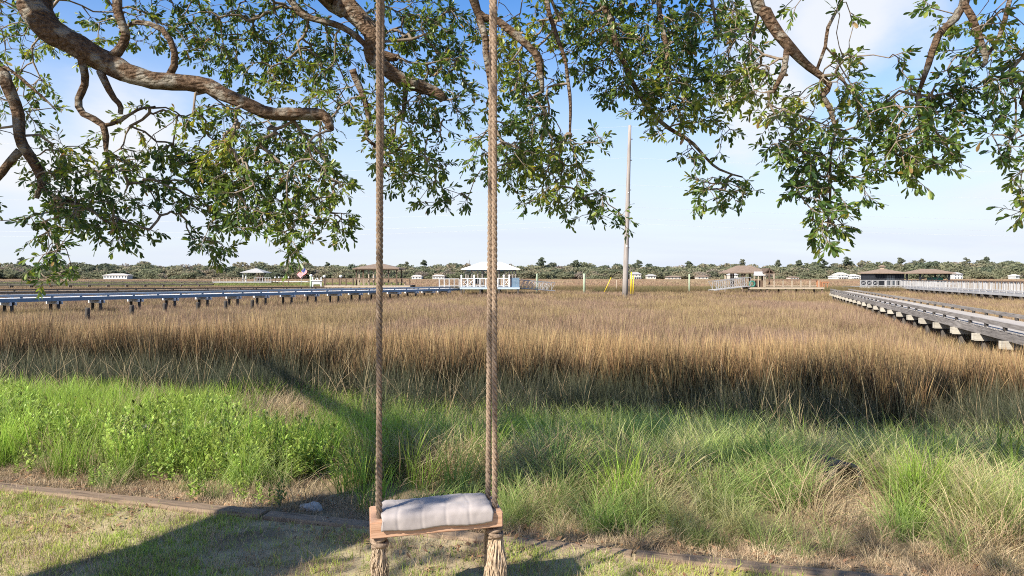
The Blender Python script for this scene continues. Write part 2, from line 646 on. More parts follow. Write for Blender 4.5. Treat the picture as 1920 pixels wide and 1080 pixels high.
# ------------------------------------------------------------------ scatter
def make_scatter_tree(coll):
    ng = bpy.data.node_groups.new('scatter', 'GeometryNodeTree')
    ng.interface.new_socket('Geometry', in_out='INPUT', socket_type='NodeSocketGeometry')
    ng.interface.new_socket('Geometry', in_out='OUTPUT', socket_type='NodeSocketGeometry')
    N, L = ng.nodes, ng.links
    gi, go = N.new('NodeGroupInput'), N.new('NodeGroupOutput')
    ci = N.new('GeometryNodeCollectionInfo')
    ci.inputs['Collection'].default_value = coll
    ci.inputs['Separate Children'].default_value = True
    ci.inputs['Reset Children'].default_value = True
    iop = N.new('GeometryNodeInstanceOnPoints')
    iop.inputs['Pick Instance'].default_value = True

    def named(nm, dt):
        a = N.new('GeometryNodeInputNamedAttribute')
        a.data_type = dt
        a.inputs['Name'].default_value = nm
        return a.outputs[0]
    er = N.new('FunctionNodeEulerToRotation')
    L.new(named('rot', 'FLOAT_VECTOR'), er.inputs[0])
    L.new(gi.outputs[0], iop.inputs['Points'])
    L.new(ci.outputs[0], iop.inputs['Instance'])
    L.new(named('idx', 'INT'), iop.inputs['Instance Index'])
    L.new(er.outputs[0], iop.inputs['Rotation'])
    L.new(named('scl', 'FLOAT_VECTOR'), iop.inputs['Scale'])
    L.new(iop.outputs[0], go.inputs[0])
    return ng


def scatter(name, label, cat, pts, scl, sources, rot=None, kind='stuff', rng=RNG, tilt=0.08):
    n = len(pts)
    coll = bpy.data.collections.new(name + '_sources')
    for k, me in enumerate(sources):
        o = bpy.data.objects.new('%s_source_%02d' % (name, k), me)
        coll.objects.link(o)
    me = bpy.data.meshes.new(name)
    me.vertices.add(n)
    me.vertices.foreach_set('co', np.asarray(pts, np.float32).ravel())
    if rot is None:
        rot = np.stack([rng.normal(0, tilt, n), rng.normal(0, tilt, n), rng.uniform(0, 2 * PI, n)], 1)
    scl = np.asarray(scl, float)
    if scl.ndim == 1:
        scl = np.repeat(scl[:, None], 3, 1)
    a = me.attributes.new('rot', 'FLOAT_VECTOR', 'POINT')
    a.data.foreach_set('vector', rot.astype(np.float32).ravel())
    a = me.attributes.new('scl', 'FLOAT_VECTOR', 'POINT')
    a.data.foreach_set('vector', scl.astype(np.float32).ravel())
    a = me.attributes.new('idx', 'INT', 'POINT')
    a.data.foreach_set('value', rng.integers(0, len(sources), n).astype(np.int32))
    for s in sources:
        for mt in s.materials:
            if mt.name not in [q.name for q in me.materials if q]:
                me.materials.append(mt)
    o = bpy.data.objects.new(name, me)
    C.objects.link(o)
    md = o.modifiers.new('scatter', 'NODES')
    md.node_group = make_scatter_tree(coll)
    return tag(o, label, cat, kind=kind)


def blades(name, n, rad, h, w, lean, bend, mat, seed, segs=3, wind=(0.0, 0.0), out=0.5, tipdrop=0.0, hcol=None):
    """a clump of ribbon blades. h=(lo,hi) height, lean outwards angle sd, bend curvature, out = how far lean follows the root offset"""
    r = np.random.default_rng(seed)
    V, F, S, T, R = [], [], [], [], []
    base = 0
    loops = []
    starts = []
    nl = 0
    for i in range(n):
        a = r.uniform(0, 2 * PI)
        q = rad * math.sqrt(r.uniform(0, 1))
        x0, y0 = q * math.cos(a), q * math.sin(a)
        H = r.uniform(*h)
        az = a + r.normal(0, 1.0) if r.uniform() < out else r.uniform(0, 2 * PI)
        ln = abs(r.normal(0, lean))
        bd = bend * r.uniform(0.3, 1.6)
        wv = w * r.uniform(0.7, 1.3)
        fa = r.uniform(0, PI)
        fx, fy = math.cos(fa), math.sin(fa)
        rr = r.uniform(0, 1)
        dx, dy = math.cos(az), math.sin(az)
        x, y, z = x0, y0, -0.03
        ang = ln
        st = H / segs
        rows = []
        for k in range(segs + 1):
            t = k / segs
            ww = wv * (1 - 0.55 * t) if k < segs else 0
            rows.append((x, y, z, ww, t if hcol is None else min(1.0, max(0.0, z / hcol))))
            x += math.sin(ang) * dx * st + wind[0] * t * st
            y += math.sin(ang) * dy * st + wind[1] * t * st
            z += math.cos(ang) * st
            ang += bd / segs + tipdrop * t
        for (xx, yy, zz, ww, t) in rows[:-1]:
            V += [(xx - fx * ww / 2, yy - fy * ww / 2, zz), (xx + fx * ww / 2, yy + fy * ww / 2, zz)]
            T += [t, t]
            R += [rr, rr]
        xx, yy, zz, ww, t = rows[-1]
        V.append((xx, yy, zz))
        T.append(t)
        R.append(rr)
        for k in range(segs - 1):
            b0 = base + 2 * k
            loops += [b0, b0 + 1, b0 + 3, b0 + 2]
            starts.append(nl)
            nl += 4
        b0 = base + 2 * (segs - 1)
        loops += [b0, b0 + 1, b0 + 2]
        starts.append(nl)
        nl += 3
        base += 2 * segs + 1
    me = np_mesh(name, np.array(V), loops, starts, {'t': T, 'r': R})
    me.materials.append(mat)
    return me


def fan_points(n, y0, y1, half=0.86, pw=1.0, rng=RNG):
    """uniform-in-area points over the wedge the camera sees, y0..y1 deep"""
    u = rng.uniform(0, 1, n)
    y = np.sqrt(y0 * y0 + u * (y1 * y1 - y0 * y0)) if pw == 1.0 else y0 + (y1 - y0) * u ** pw
    x = rng.uniform(-half, half, n) * y
    return x, y


def on_ground(x, y):
    return np.stack([x, y, ground_z(x, y)], 1)


def wedge_area(y0, y1, half=0.86):
    return half * (y1 * y1 - y0 * y0)


# --- materials for the grasses
rush_stops = [(0.0, (0.024, 0.027, 0.016)), (0.50, (0.039, 0.037, 0.020)), (0.70, (0.112, 0.069, 0.032)), (0.85, (0.298, 0.182, 0.084)), (1.0, (0.484, 0.307, 0.150))]  # olive of the lower stems darkened to carry the shade of the bed
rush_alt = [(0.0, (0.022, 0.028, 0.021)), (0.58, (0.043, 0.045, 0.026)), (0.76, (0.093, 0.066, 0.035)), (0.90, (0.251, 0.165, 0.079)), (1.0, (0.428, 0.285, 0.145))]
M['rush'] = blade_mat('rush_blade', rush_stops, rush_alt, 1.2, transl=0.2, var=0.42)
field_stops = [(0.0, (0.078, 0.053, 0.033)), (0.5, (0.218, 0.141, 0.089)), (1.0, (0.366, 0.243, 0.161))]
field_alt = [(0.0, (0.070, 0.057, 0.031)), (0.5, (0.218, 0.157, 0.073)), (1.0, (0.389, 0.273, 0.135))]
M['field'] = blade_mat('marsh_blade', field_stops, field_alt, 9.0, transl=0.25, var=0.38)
far_stops = [(0.0, (0.221, 0.135, 0.082)), (1.0, (0.442, 0.283, 0.184))]
far_alt = [(0.0, (0.204, 0.143, 0.074)), (1.0, (0.425, 0.320, 0.193))]
M['far'] = blade_mat('far_marsh_blade', far_stops, far_alt, 60.0, transl=0.3)
M['creek'] = blade_mat('creek_blade', [(0, (0.07, 0.07, 0.03)), (1, (0.21, 0.175, 0.075))], [(0, (0.08, 0.06, 0.03)), (1, (0.24, 0.165, 0.08))], 8.0)
M['greenmarsh'] = blade_mat('green_marsh_blade', [(0, (0.10, 0.12, 0.03)), (1, (0.27, 0.30, 0.085))], None)
M['fine'] = blade_mat('fine_grass', [(0, (0.093, 0.134, 0.036)), (0.45, (0.254, 0.370, 0.085)), (1, (0.571, 0.676, 0.206))],
                      [(0, (0.172, 0.142, 0.068)), (0.45, (0.419, 0.370, 0.172)), (1, (0.690, 0.616, 0.345))], 0.9, transl=0.55, alo=0.50, ahi=0.66, var=0.42)
M['lush'] = blade_mat('lush_grass', [(0, (0.100, 0.150, 0.026)), (0.5, (0.221, 0.340, 0.045)), (1, (0.442, 0.571, 0.086))], None, transl=0.5, var=0.42)
M['darkrush'] = blade_mat('dark_rush', [(0, (0.032, 0.036, 0.022)), (0.6, (0.052, 0.062, 0.034)), (1, (0.15, 0.135, 0.07))],
                          [(0, (0.045, 0.05, 0.03)), (0.6, (0.07, 0.075, 0.042)), (1, (0.20, 0.165, 0.09))], 0.8, transl=0.25)
M['dead'] = blade_mat('dead_grass', [(0, (0.264, 0.180, 0.090)), (1, (0.552, 0.419, 0.238))], [(0, (0.228, 0.163, 0.084)), (1, (0.432, 0.349, 0.211))], 0.6, transl=0.2)
M['lawngreen'] = blade_mat('lawn_blade', [(0, (0.151, 0.223, 0.030)), (1, (0.330, 0.465, 0.063))], [(0, (0.255, 0.284, 0.051)), (1, (0.540, 0.584, 0.124))], 0.7, transl=0.35, alo=0.38, ahi=0.62)
M['straw'] = blade_mat('straw', [(0, (0.286, 0.207, 0.118)), (1, (0.663, 0.511, 0.320))], [(0, (0.137, 0.090, 0.056)), (1, (0.389, 0.266, 0.170))], 0.35, transl=0.15, var=0.4)
M['weed'] = blade_mat('weed_leaf', [(0, (0.146, 0.190, 0.041)), (0.6, (0.284, 0.373, 0.068)), (1, (0.497, 0.588, 0.150))], None, transl=0.42, rough=0.42, var=0.5)
M['cane'] = blade_mat('cane_leaf', [(0, (0.06, 0.10, 0.02)), (0.5, (0.13, 0.21, 0.03)), (1, (0.28, 0.32, 0.06))], None, transl=0.4)


def rush_beds():
    # tall needle rush along the edge of the marsh
    src = [blades('rush_clump', 66, 0.19, (0.8, 1.55), 0.0115, 0.11, 0.18, M['rush'], 100 + k, 5, (0.10, 0.0), 0.4, hcol=1.32) for k in range(5)]  # tone follows height, so the shade in the colour stays low
    n = 10000
    x, y = fan_points(n, 8.5, 24, 0.92)
    d = y - Lx(x)
    edge = 7.5 + (vnoise(x, y, 1.7, 3) - 0.5) * 2.8 + (vnoise(x, y, 0.5, 4) - 0.5) * 0.6
    keep = (d > edge) & (d < 14.5) & (RNG.uniform(0, 1, n) < np.clip(1.15 - 0.05 * (d - 8), 0.5, 1))
    x, y, d = x[keep], y[keep], d[keep]
    h = (1.0 - 0.30 * ss(10.5, 15, d)) * (0.86 + 0.28 * vnoise(x, y, 1.6, 5)) * RNG.uniform(0.72, 1.16, len(x))
    h *= 1 - 0.10 * ss(2, 8, x)
    s = np.stack([np.ones_like(h), np.ones_like(h), h], 1)
    scatter('rush_grass', 'tall brown tipped rushes standing along the edge of the marsh', 'rushes', on_ground(x, y), s, src, tilt=0.05)
    # the marsh: three belts of clumps, sparser and broader with distance
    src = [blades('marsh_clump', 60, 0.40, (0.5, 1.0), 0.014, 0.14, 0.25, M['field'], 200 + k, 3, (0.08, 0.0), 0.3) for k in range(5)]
    n = int(wedge_area(15, 62) * 4.2)
    x, y = fan_points(n, 15, 62)
    d = y - Lx(x)
    k = d > 12.5
    x, y, d = x[k], y[k], d[k]
    h = 0.92 * (1 + 0.30 * ss(18, 12.5, d)) * (0.8 + 0.4 * vnoise(x, y, 4.0, 6)) * RNG.uniform(0.8, 1.15, len(x))
    near_dock = np.abs((x - 14.6) * 0.936 - (y - 20) * 0.353) < 1.35
    h = np.where(near_dock, h * 0.55, h)
    q = 1.0 + 0.35 * ss(25, 60, y)
    scatter('marsh_grass', 'tan marsh grass filling the flat between the docks', 'marsh grass', on_ground(x, y), np.stack([q, q, h], 1), src)
    n = int(wedge_area(62, 170) * 0.62)
    x, y = fan_points(n, 62, 170)
    near_dock = np.abs((x - 14.6) * 0.936 - (y - 20) * 0.353) < 1.6
    h = 0.88 * (0.8 + 0.4 * vnoise(x, y, 9.0, 7)) * RNG.uniform(0.8, 1.15, len(x))
    h = np.where(near_dock & (y < 84), h * 0.5, h)
    q = np.full(len(x), 2.6)
    src2 = [blades('marsh_clump_b', 90, 0.42, (0.5, 1.0), 0.012, 0.12, 0.2, M['field'], 240 + k, 2, (0.05, 0.0), 0.3) for k in range(4)]
    scatter('marsh_grass', 'tan marsh grass farther off around the pavilions', 'marsh grass', on_ground(x, y), np.stack([q, q, h], 1), src2)
    src3 = [blades('far_clump', 110, 0.45, (0.5, 1.0), 0.018, 0.10, 0.2, M['far'], 260 + k, 2, (0.0, 0.0), 0.3) for k in range(4)]
    n = int(wedge_area(170, 640) * 0.075)
    x, y = fan_points(n, 170, 640)
    h = 0.85 * (0.8 + 0.4 * vnoise(x, y, 40.0, 8)) * RNG.uniform(0.8, 1.15, len(x))
    q = np.full(len(x), 6.5)
    scatter('far_marsh_grass', 'reddish tan marsh grass reaching to the far treeline', 'marsh grass', on_ground(x, y), np.stack([q, q, h], 1), src3)
    # taller dark growth along the creek in the middle distance
    src4 = [blades('creek_clump', 80, 0.5, (0.7, 1.3), 0.02, 0.15, 0.2, M['creek'], 280 + k, 2, (0.0, 0.0), 0.3) for k in range(3)]
    n = 2600
    y = RNG.uniform(103, 119, n)
    x = RNG.uniform(-12, 62, n)
    k = vnoise(x, y, 7, 9) > 0.28
    x, y = x[k], y[k]
    h = RNG.uniform(0.8, 1.25, len(x))
    scatter('creek_grass', 'darker olive grass along the creek behind the utility pole', 'marsh grass', on_ground(x, y), np.stack([h * 1.7, h * 1.7, h], 1), src4)
    src5 = [blades('green_clump', 80, 0.5, (0.7, 1.1), 0.03, 0.15, 0.2, M['greenmarsh'], 290 + k, 2, (0.0, 0.0), 0.3) for k in range(3)]
    n = 1900
    y = RNG.uniform(165, 215, n)
    x = RNG.uniform(-0.86, -0.17, n) * y
    h = RNG.uniform(0.8, 1.15, n)
    scatter('green_marsh_grass', 'strip of green marsh grass beyond the dark boardwalks', 'marsh grass', on_ground(x, y), np.stack([h * 4, h * 4, h], 1), src5)


rush_beds()


# --- the bank
def weed_mesh(seed):
    """leafy upright weed: stems with lance shaped leaves"""
    r = np.random.default_rng(seed)
    V, loops, starts, T, R = [], [], [], [], []

    def quadstrip(rows, rr):
        b = len(V)
        for (l, q, t) in rows:
            V.append(l)
            V.append(q)
            T.extend((t, t))
            R.extend((rr, rr))
        for k in range(len(rows) - 1):
            starts.append(len(loops))
            loops.extend((b + 2 * k, b + 2 * k + 1, b + 2 * k + 3, b + 2 * k + 2))
    for s in range(int(r.integers(3, 6))):
        x, y = r.normal(0, 0.07, 2)
        H = r.uniform(0.28, 0.52)
        lx, ly = r.normal(0, 0.14, 2)
        rr0 = r.uniform(0, 1)
        pts = [np.array((x + lx * t * H, y + ly * t * H, t * H)) for t in np.linspace(0, 1, 5)]
        quadstrip([(p + (-0.003, 0, 0), p + (0.003, 0, 0), 0.2) for p in pts], rr0)
        nl = int(H / 0.024)
        for i in range(nl):
            t = 0.12 + 0.88 * (i + 0.5) / nl
            p = np.array((x + lx * t * H, y + ly * t * H, t * H))
            az = i * 2.4 + r.uniform(-0.4, 0.4)
            ln = r.uniform(0.055, 0.135) * (1.08 - 0.45 * t)
            up = r.uniform(0.2, 0.8) + 0.5 * t
            dv = np.array((math.cos(az) * math.cos(up), math.sin(az) * math.cos(up), math.sin(up)))
            sv = np.array((-math.sin(az), math.cos(az), 0))
            w = ln * r.uniform(0.13, 0.2)
            rr = np.clip(rr0 + r.normal(0, 0.25), 0, 1)
            rows = []
            for tt, ww in ((0, 0.2), (0.3, 1.0), (0.65, 0.85), (1.0, 0.05)):
                c = p + dv * ln * tt + np.array((0, 0, -0.25 * ln * tt * tt))
                rows.append((c - sv * w * ww, c + sv * w * ww, 0.35 + 0.6 * tt))
            quadstrip(rows, rr)
    me = np_mesh('weed', np.array(V), loops, starts, {'t': T, 'r': R})
    me.materials.append(M['weed'])
    return me


def opening_gap(x, y):
    """strip thinned of grass so that the dark opening shows"""
    return 1 - (np.abs(x - 3.06 * y / 6.3) < 0.36) * (y > 4.5) * (y < 6.1) * 0.95


HEAPS = ((-3.15, 9.4, 0.75, 1.0), (-0.6, 8.5, 0.55, 0.8), (-0.75, 6.4, 0.4, 0.8), (0.75, 7.0, 0.5, 0.7), (2.5, 6.9, 0.55, 0.9), (3.4, 7.4, 0.6, 0.8), (4.6, 7.2, 0.6, 0.9), (5.3, 8.0, 0.6, 0.7), (-4.6, 8.6, 0.5, 0.6), (2.1, 5.6, 0.4, 0.6), (3.6, 5.4, 0.4, 0.6))


def heaps(x, y):
    """mounds of dry thatch on the bank"""
    h = 0
    for hx, hy, hr, ha in HEAPS:
        h = np.maximum(h, ha * np.exp(-(((x - hx) / hr) ** 2 + ((y - hy) / hr) ** 2)))
    return h


def bank():
    # broad leaved weeds at the left
    src = [weed_mesh(300 + k) for k in range(7)]
    n = 6000
    x, y = fan_points(n, 4.2, 10.5, 0.95)
    d = y - Lx(x)
    dens = ss(0.05, 0.45, d) * (1 - ss(2.7, 3.8, d + (vnoise(x, y, 1.0, 41) - 0.5) * 2.4)) * (1 - ss(-2.2, -1.0, x + (vnoise(x, y, 0.7, 11) - 0.5) * 1.4))
    dens = dens * (1 - 0.9 * heaps(x, y)) * (0.16 + 1.2 * ss(0.34, 0.62, vnoise(x, y, 0.5, 12)))
    k = RNG.uniform(0, 1, n) < dens * 0.62
    x, y, d = x[k], y[k], d[k]
    s = RNG.uniform(0.45, 1.12, len(x)) * (0.60 + 0.26 * ss(0.2, 1.6, d))
    scatter('leafy_weeds', 'bright green leafy weeds growing on the bank at the left', 'weeds', on_ground(x, y), s, src)
    # fine soft grass over the bank
    src = [blades('fine_clump', 95, 0.13, (0.30, 0.72), 0.0042, 0.36, 1.15, M['fine'], 320 + k, 5, (0.05, 0), 0.8, 0.12) for k in range(6)]
    n = 10000
    x, y = fan_points(n, 3.2, 13.5, 0.95)
    d = y - Lx(x)
    right = ss(-1.6, -0.2, x + (vnoise(x, y, 0.8, 13) - 0.5) * 1.5)
    dens = ss(0.12, 0.6, d) * (1 - ss(4.4, 6.6, d + (vnoise(x, y, 1.2, 31) - 0.5) * 4.0)) * (0.13 + 0.87 * right) * opening_gap(x, y) * (1 - 0.9 * heaps(x, y)) * (0.25 + 1.0 * ss(0.32, 0.6, vnoise(x, y, 0.75, 14)))
    k = RNG.uniform(0, 1, n) < dens * 0.62
    x, y, d = x[k], y[k], d[k]
    s = RNG.uniform(0.6, 1.1, len(x)) * (0.58 + 0.45 * ss(0.3, 2.0, d))
    scatter('fine_grass', 'soft arching green grass on the bank beyond the edging', 'grass', on_ground(x, y), s, src)
    # lush grass: left hump and centre
    src = [blades('lush_clump', 60, 0.12, (0.25, 0.6), 0.006, 0.22, 0.5, M['lush'], 340 + k, 4, (0.03, 0), 0.7) for k in range(5)]
    n = 7000
    x, y = fan_points(n, 4.0, 13.0, 0.95)
    d = y - Lx(x)
    hump = np.exp(-((x + 6.6) ** 2 + (y - 9.7) ** 2) / 2.2) + np.exp(-((x + 4.4) ** 2 + (y - 8.9) ** 2) / 0.9) + 0.9 * np.exp(-((x + 1.3) ** 2 + (y - 7.0) ** 2) / 1.3) \
        + 0.5 * np.exp(-((x - 0.6) ** 2 + (y - 8.2) ** 2) / 1.0)
    dens = (hump + 0.50 * ss(0.42, 0.66, vnoise(x, y, 0.6, 15)) + 0.4 * ss(3.5, 6.0, d) * ss(0.45, 0.7, vnoise(x, y, 1.1, 25))) * opening_gap(x, y) * (1 - 0.95 * heaps(x, y)) * ss(0.3, 1.0, d) * (1 - ss(6.8, 8.2, d))
    k = RNG.uniform(0, 1, n) < dens * 0.6
    x, y = x[k], y[k]
    scatter('lush_grass', 'lush upright green grass in tufts between the weeds and rushes', 'grass', on_ground(x, y), RNG.uniform(0.55, 1.12, len(x)), src)
    # dead thatch
    src = [blades('dead_clump', 80, 0.20, (0.25, 0.65), 0.0050, 0.70, 0.9, M['dead'], 360 + k, 4, (0.03, 0), 0.7, 0.1) for k in range(5)]
    n = 11000
    x, y = fan_points(n, 3.4, 13.5, 0.95)
    d = y - Lx(x)
    heap = heaps(x, y) * 1.8
    dens = (heap + 0.8 * ss(0.42, 0.60, vnoise(x, y, 0.7, 16)) * ss(-3, 1, x) + 0.05 + 0.22 * (1 - ss(0.4, 1.1, d))) * (0.65 + 0.35 * opening_gap(x, y)) * ss(0.05, 0.4, d) * (1 - ss(7.4, 9.0, d))
    k = RNG.uniform(0, 1, n) < dens * 0.5
    x, y, d = x[k], y[k], d[k]
    s = RNG.uniform(0.6, 1.15, len(x)) * (0.5 + 0.5 * ss(0.4, 1.4, d))
    scatter('dead_grass', 'dry straw coloured grass matted over the bank', 'grass', on_ground(x, y), np.stack([s, s, s * 0.8], 1), src)
    # dark rushes where the bank meets the marsh
    src = [blades('dark_rush_clump', 65, 0.22, (0.55, 1.1), 0.006, 0.17, 0.3, M['darkrush'], 380 + k, 4, (0.06, 0), 0.6, hcol=1.1) for k in range(5)]
    n = 7000
    x, y = fan_points(n, 6.5, 16, 0.95)
    d = y - Lx(x)
    dens = ss(4.6, 6.8, d + (vnoise(x, y, 1.2, 17) - 0.5) * 4.0) * (1 - ss(8.4, 9.6, d))
    k = RNG.uniform(0, 1, n) < dens * 0.42
    x, y = x[k], y[k]
    scatter('dark_rushes', 'dark green rushes where the bank meets the tall marsh rushes', 'rushes', on_ground(x, y), RNG.uniform(0.7, 1.1, len(x)), src)
    # fallen stems lying across
    src = [blades('stem_clump', 14, 0.5, (0.6, 1.2), 0.005, 1.0, 0.5, M['dead'], 395 + k, 4, (0, 0), 0.2) for k in range(3)]
    n = 300
    x, y = fan_points(n, 6.0, 14, 0.95)
    d = y - Lx(x)
    k = (d > 3.5) & (d < 8.5)
    x, y = x[k], y[k]
    scatter('fallen_stems', 'long dry stems lying across the dark rushes', 'stems', on_ground(x, y) + np.array((0, 0, 0.25)), RNG.uniform(0.7, 1.1, len(x)), src)


bank()


def lawn_cover():
    src = [blades('lawn_clump', 26, 0.06, (0.025, 0.075), 0.0035, 0.5, 0.7, M['lawngreen'], 400 + k, 3, (0, 0), 0.7) for k in range(5)]
    n = 34000
    x, y = fan_points(n, 3.0, 6.8, 0.95)
    d = y - Lx(x)
    pn = 0.6 * vnoise(x, y, 0.55, 18) + 0.4 * vnoise(x, y, 0.17, 19)
    dens = (0.22 + 1.0 * ss(0.38, 0.56, pn)) * (1 - ss(-0.02, 0.05, d))
    k = (RNG.uniform(0, 1, n) < dens * 0.9) & (np.abs(d) > 0.07)
    x, y = x[k], y[k]
    scatter('lawn_grass', 'short thin green lawn grass in front of the timber edging', 'grass', on_ground(x, y), RNG.uniform(0.6, 1.3, len(x)), src, tilt=0.15)
    src = [blades('straw_clump', 34, 0.09, (0.03, 0.10), 0.0032, 1.35, 0.3, M['straw'], 420 + k, 2, (0, 0), 0.3) for k in range(5)]
    n = 30000
    x, y = fan_points(n, 3.0, 7.6, 0.95)
    d = y - Lx(x)
    k = ((d < 0.9) | (opening_gap(x, y) < 0.5) | (heaps(x, y) > 0.3) | (vnoise(x, y, 0.6, 51) > 0.62)) & (RNG.uniform(0, 1, n) < np.where(d < 0, 0.62, 0.75) * (0.45 + 0.9 * vnoise(x, y, 0.4, 20))) & (np.abs(d - 0.0) > 0.06)
    x, y = x[k], y[k]
    scatter('straw_thatch', 'dry straw lying over the bare lawn', 'thatch', on_ground(x, y), RNG.uniform(0.6, 1.2, len(x)), src, tilt=0.2)
    # fallen oak leaves
    r = np.random.default_rng(78)
    V, loops, starts, T, R = [], [], [], [], []
    n = 8000
    x, y = fan_points(n, 3.0, 7.0, 0.95, rng=r)
    d = y - Lx(x)
    k = (d < 0.8) & (vnoise(x, y, 0.5, 21) > np.where(d > 0, 0.0, 0.5))
    x, y = x[k], y[k]
    z = ground_z(x, y)
    for i in range(len(x)):
        a = r.uniform(0, 2 * PI)
        ln = r.uniform(0.03, 0.055)
        w = ln * 0.22
        dv = np.array((math.cos(a), math.sin(a), r.normal(0, 0.3)))
        sv = np.array((-math.sin(a), math.cos(a), r.normal(0, 0.3)))
        p = np.array((x[i], y[i], z[i] + 0.014))
        rr = r.uniform()
        b = len(V)
        for q in (p, p + dv * ln * 0.5 + sv * w, p + dv * ln, p + dv * ln * 0.5 - sv * w):
            V.append(q)
            T.append(rr)
            R.append(r.uniform())
        starts.append(len(loops))
        loops += [b, b + 1, b + 2, b + 3]
    me = np_mesh('leaf_litter', np.array(V), loops, starts, {'t': T, 'r': R})
    m = blade_mat('dry_leaf', [(0, (0.13, 0.07, 0.035)), (0.5, (0.28, 0.15, 0.07)), (1, (0.40, 0.27, 0.15))], None, transl=0.1)
    tag(link('leaf_litter', me, None, m), 'brown fallen oak leaves scattered along the edging', 'leaf litter', kind='stuff')


lawn_cover()


# ------------------------------------------------------------------ docks
def dock(label, p0, p1, width, z0, bent, gap, mats, group=None, ground=-1.3, cap_sides=2, piles=True, rail=True, cat='boardwalk'):
    """curb railed boardwalk from p0 to p1 (x, y); local y runs along it, local z=0 is the deck top at z0"""
    dx, dy = p1[0] - p0[0], p1[1] - p0[1]
    Ln = math.hypot(dx, dy)
    z0, z1 = (z0 if isinstance(z0, tuple) else (z0, z0))
    root = thing('boardwalk', (p0[0], p0[1], z0), label, cat, group, math.atan2(-dx, dy))
    slope = math.atan2(z1 - z0, Ln)
    root.rotation_euler = (slope, 0, math.atan2(-dx, dy))
    r = random.Random(5)
    m = MB()
    n = int(Ln / 0.15)
    for i in range(n):
        y = (i + 0.5) * 0.15
        m.box((r.uniform(-.012, .012), y, -0.019 + r.uniform(-.003, .003)), (width, 0.142, 0.038))
    tag(m.build('deck_planks', mats['deck'], root), kind='stuff')
    nseg = max(1, round(Ln / (bent * 2)))
    for s in (-1, 1):
        for k in range(nseg):
            a, b = Ln * k / nseg + 0.004, Ln * (k + 1) / nseg - 0.004
            MB().box((s * (width / 2 - 0.03), (a + b) / 2, -0.168 + r.uniform(-.004, .004)), (0.045, b - a, 0.25)).build('stringer', mats['side'], root)
            if rail:
                MB().box((s * (width / 2 - 0.02) + r.uniform(-.006, .006), (a + b) / 2, 0.175 + r.uniform(-.005, .005)), (0.075, b - a, 0.14)).build('curb_rail', mats['rail'], root)
    if rail:
        blk = MB().box((0, 0, 0.054), (0.085, 0.17, 0.107)).mesh('rail_block')
        nb = int(Ln / gap)
        for s in (-1, 1):
            for k in range(nb + 1):
                o = link('rail_block', blk, root, mats['post'])
                o.location = (s * (width / 2 - 0.03), min(k * gap + 0.1, Ln - 0.1), 0)
    nb = int(Ln / bent)
    capm = MB().box((0, 0, 0), (width + 0.30, 0.07, 0.24)).mesh('cap_beam')
    pile = MB().tube([(0, 0, ground - z0 - 0.4), (0, 0, -0.25)], [0.125, 0.115], 10).mesh('pile', True)
    for k in range(nb + 1):
        y = k * bent + 0.5
        if y > Ln:
            break
        for e in ((-0.155, 0.155) if cap_sides == 2 else (0.0,)):
            o = link('cap_beam', capm, root, mats['cap'])
            o.location = (0, y + e, -0.415 + r.uniform(-0.012, 0.012))
            o.rotation_euler = (0, 0, r.uniform(-0.02, 0.02))
        if piles:
            for s in (-1, 1):
                o = link('pile', pile, root, mats['pile'])
                o.location = (s * (width / 2 - 0.22), y, 0)
                o.rotation_euler = (r.uniform(-.02, .02), r.uniform(-.02, .02), r.uniform(0, 6))
    return root


grey = dict(deck=M['dock_deck'], side=M['dock_grey'], rail=M['dock_grey'], post=M['dock_dark'], cap=M['cap_pale'], pile=M['dock_dark'])
bluem = dict(deck=M['white'], side=M['blue'], rail=M['bluegrey'], post=M['blue'], cap=M['white'], pile=M['dock_dark'])
darkm = dict(deck=M['dock_grey'], side=M['dock_dark'], rail=M['dock_dark'], post=M['dock_dark'], cap=M['cap_pale'], pile=M['dock_dark'])

# right hand boardwalk: the near edge passes (14.6, 20); 1.97 m wide, its centre line lies to the right of that edge
ux, uy = 23 / 65.2, 61 / 65.2
cx, cy = 14.6 + uy * 0.99, 20 - ux * 0.99
rd0 = (cx - ux * 9, cy - uy * 9)
rd1 = (cx + ux * 63.5, cy + uy * 63.5)
dock('long weathered grey timber boardwalk with low curb rails at the right', rd0, rd1, 1.97, -0.02, 2.96, 1.9, grey)
# left hand blue boardwalk
q0, q1 = P(0, 554, 50.3), P(850, 537.5, 92)
lx, ly = q1.x - q0.x, q1.y - q0.y
ll = math.hypot(lx, ly)
lx, ly = lx / ll, ly / ll
ex, ey = q0.x - ly * 0.9, q0.y + lx * 0.9
ld0 = (ex - lx * 9, ey - ly * 9)
ld1 = (ex + lx * (ll + 1.5), ey + ly * (ll + 1.5))
dock('long blue painted boardwalk with white beam ends leading to the white roofed pavilion', ld0, ld1, 1.85, (-0.02, 0.04), 3.1, 2.05, bluem, ground=-1.8)
# darker boardwalks behind it
a, b = P(-60, 541, 78), P(640, 536.5, 103)
dock('dark weathered boardwalk directly behind the blue boardwalk', (a.x, a.y), (b.x, b.y), 1.6, -0.1, 3.2, 2.1, darkm, cap_sides=1)
a, b = P(-60, 531, 140), P(400, 530, 152)
dock('second dark boardwalk lying behind, before the green marsh strip', (a.x, a.y), (b.x, b.y), 1.6, 0.05, 3.6, 2.4, darkm, cap_sides=1)
a, b = P(-60, 527, 205), P(415, 526.5, 222)
dock('thinnest and farthest dark boardwalk crossing the green marsh strip', (a.x, a.y), (b.x, b.y), 1.6, 0.1, 4.5, 3.0, darkm, cap_sides=1)

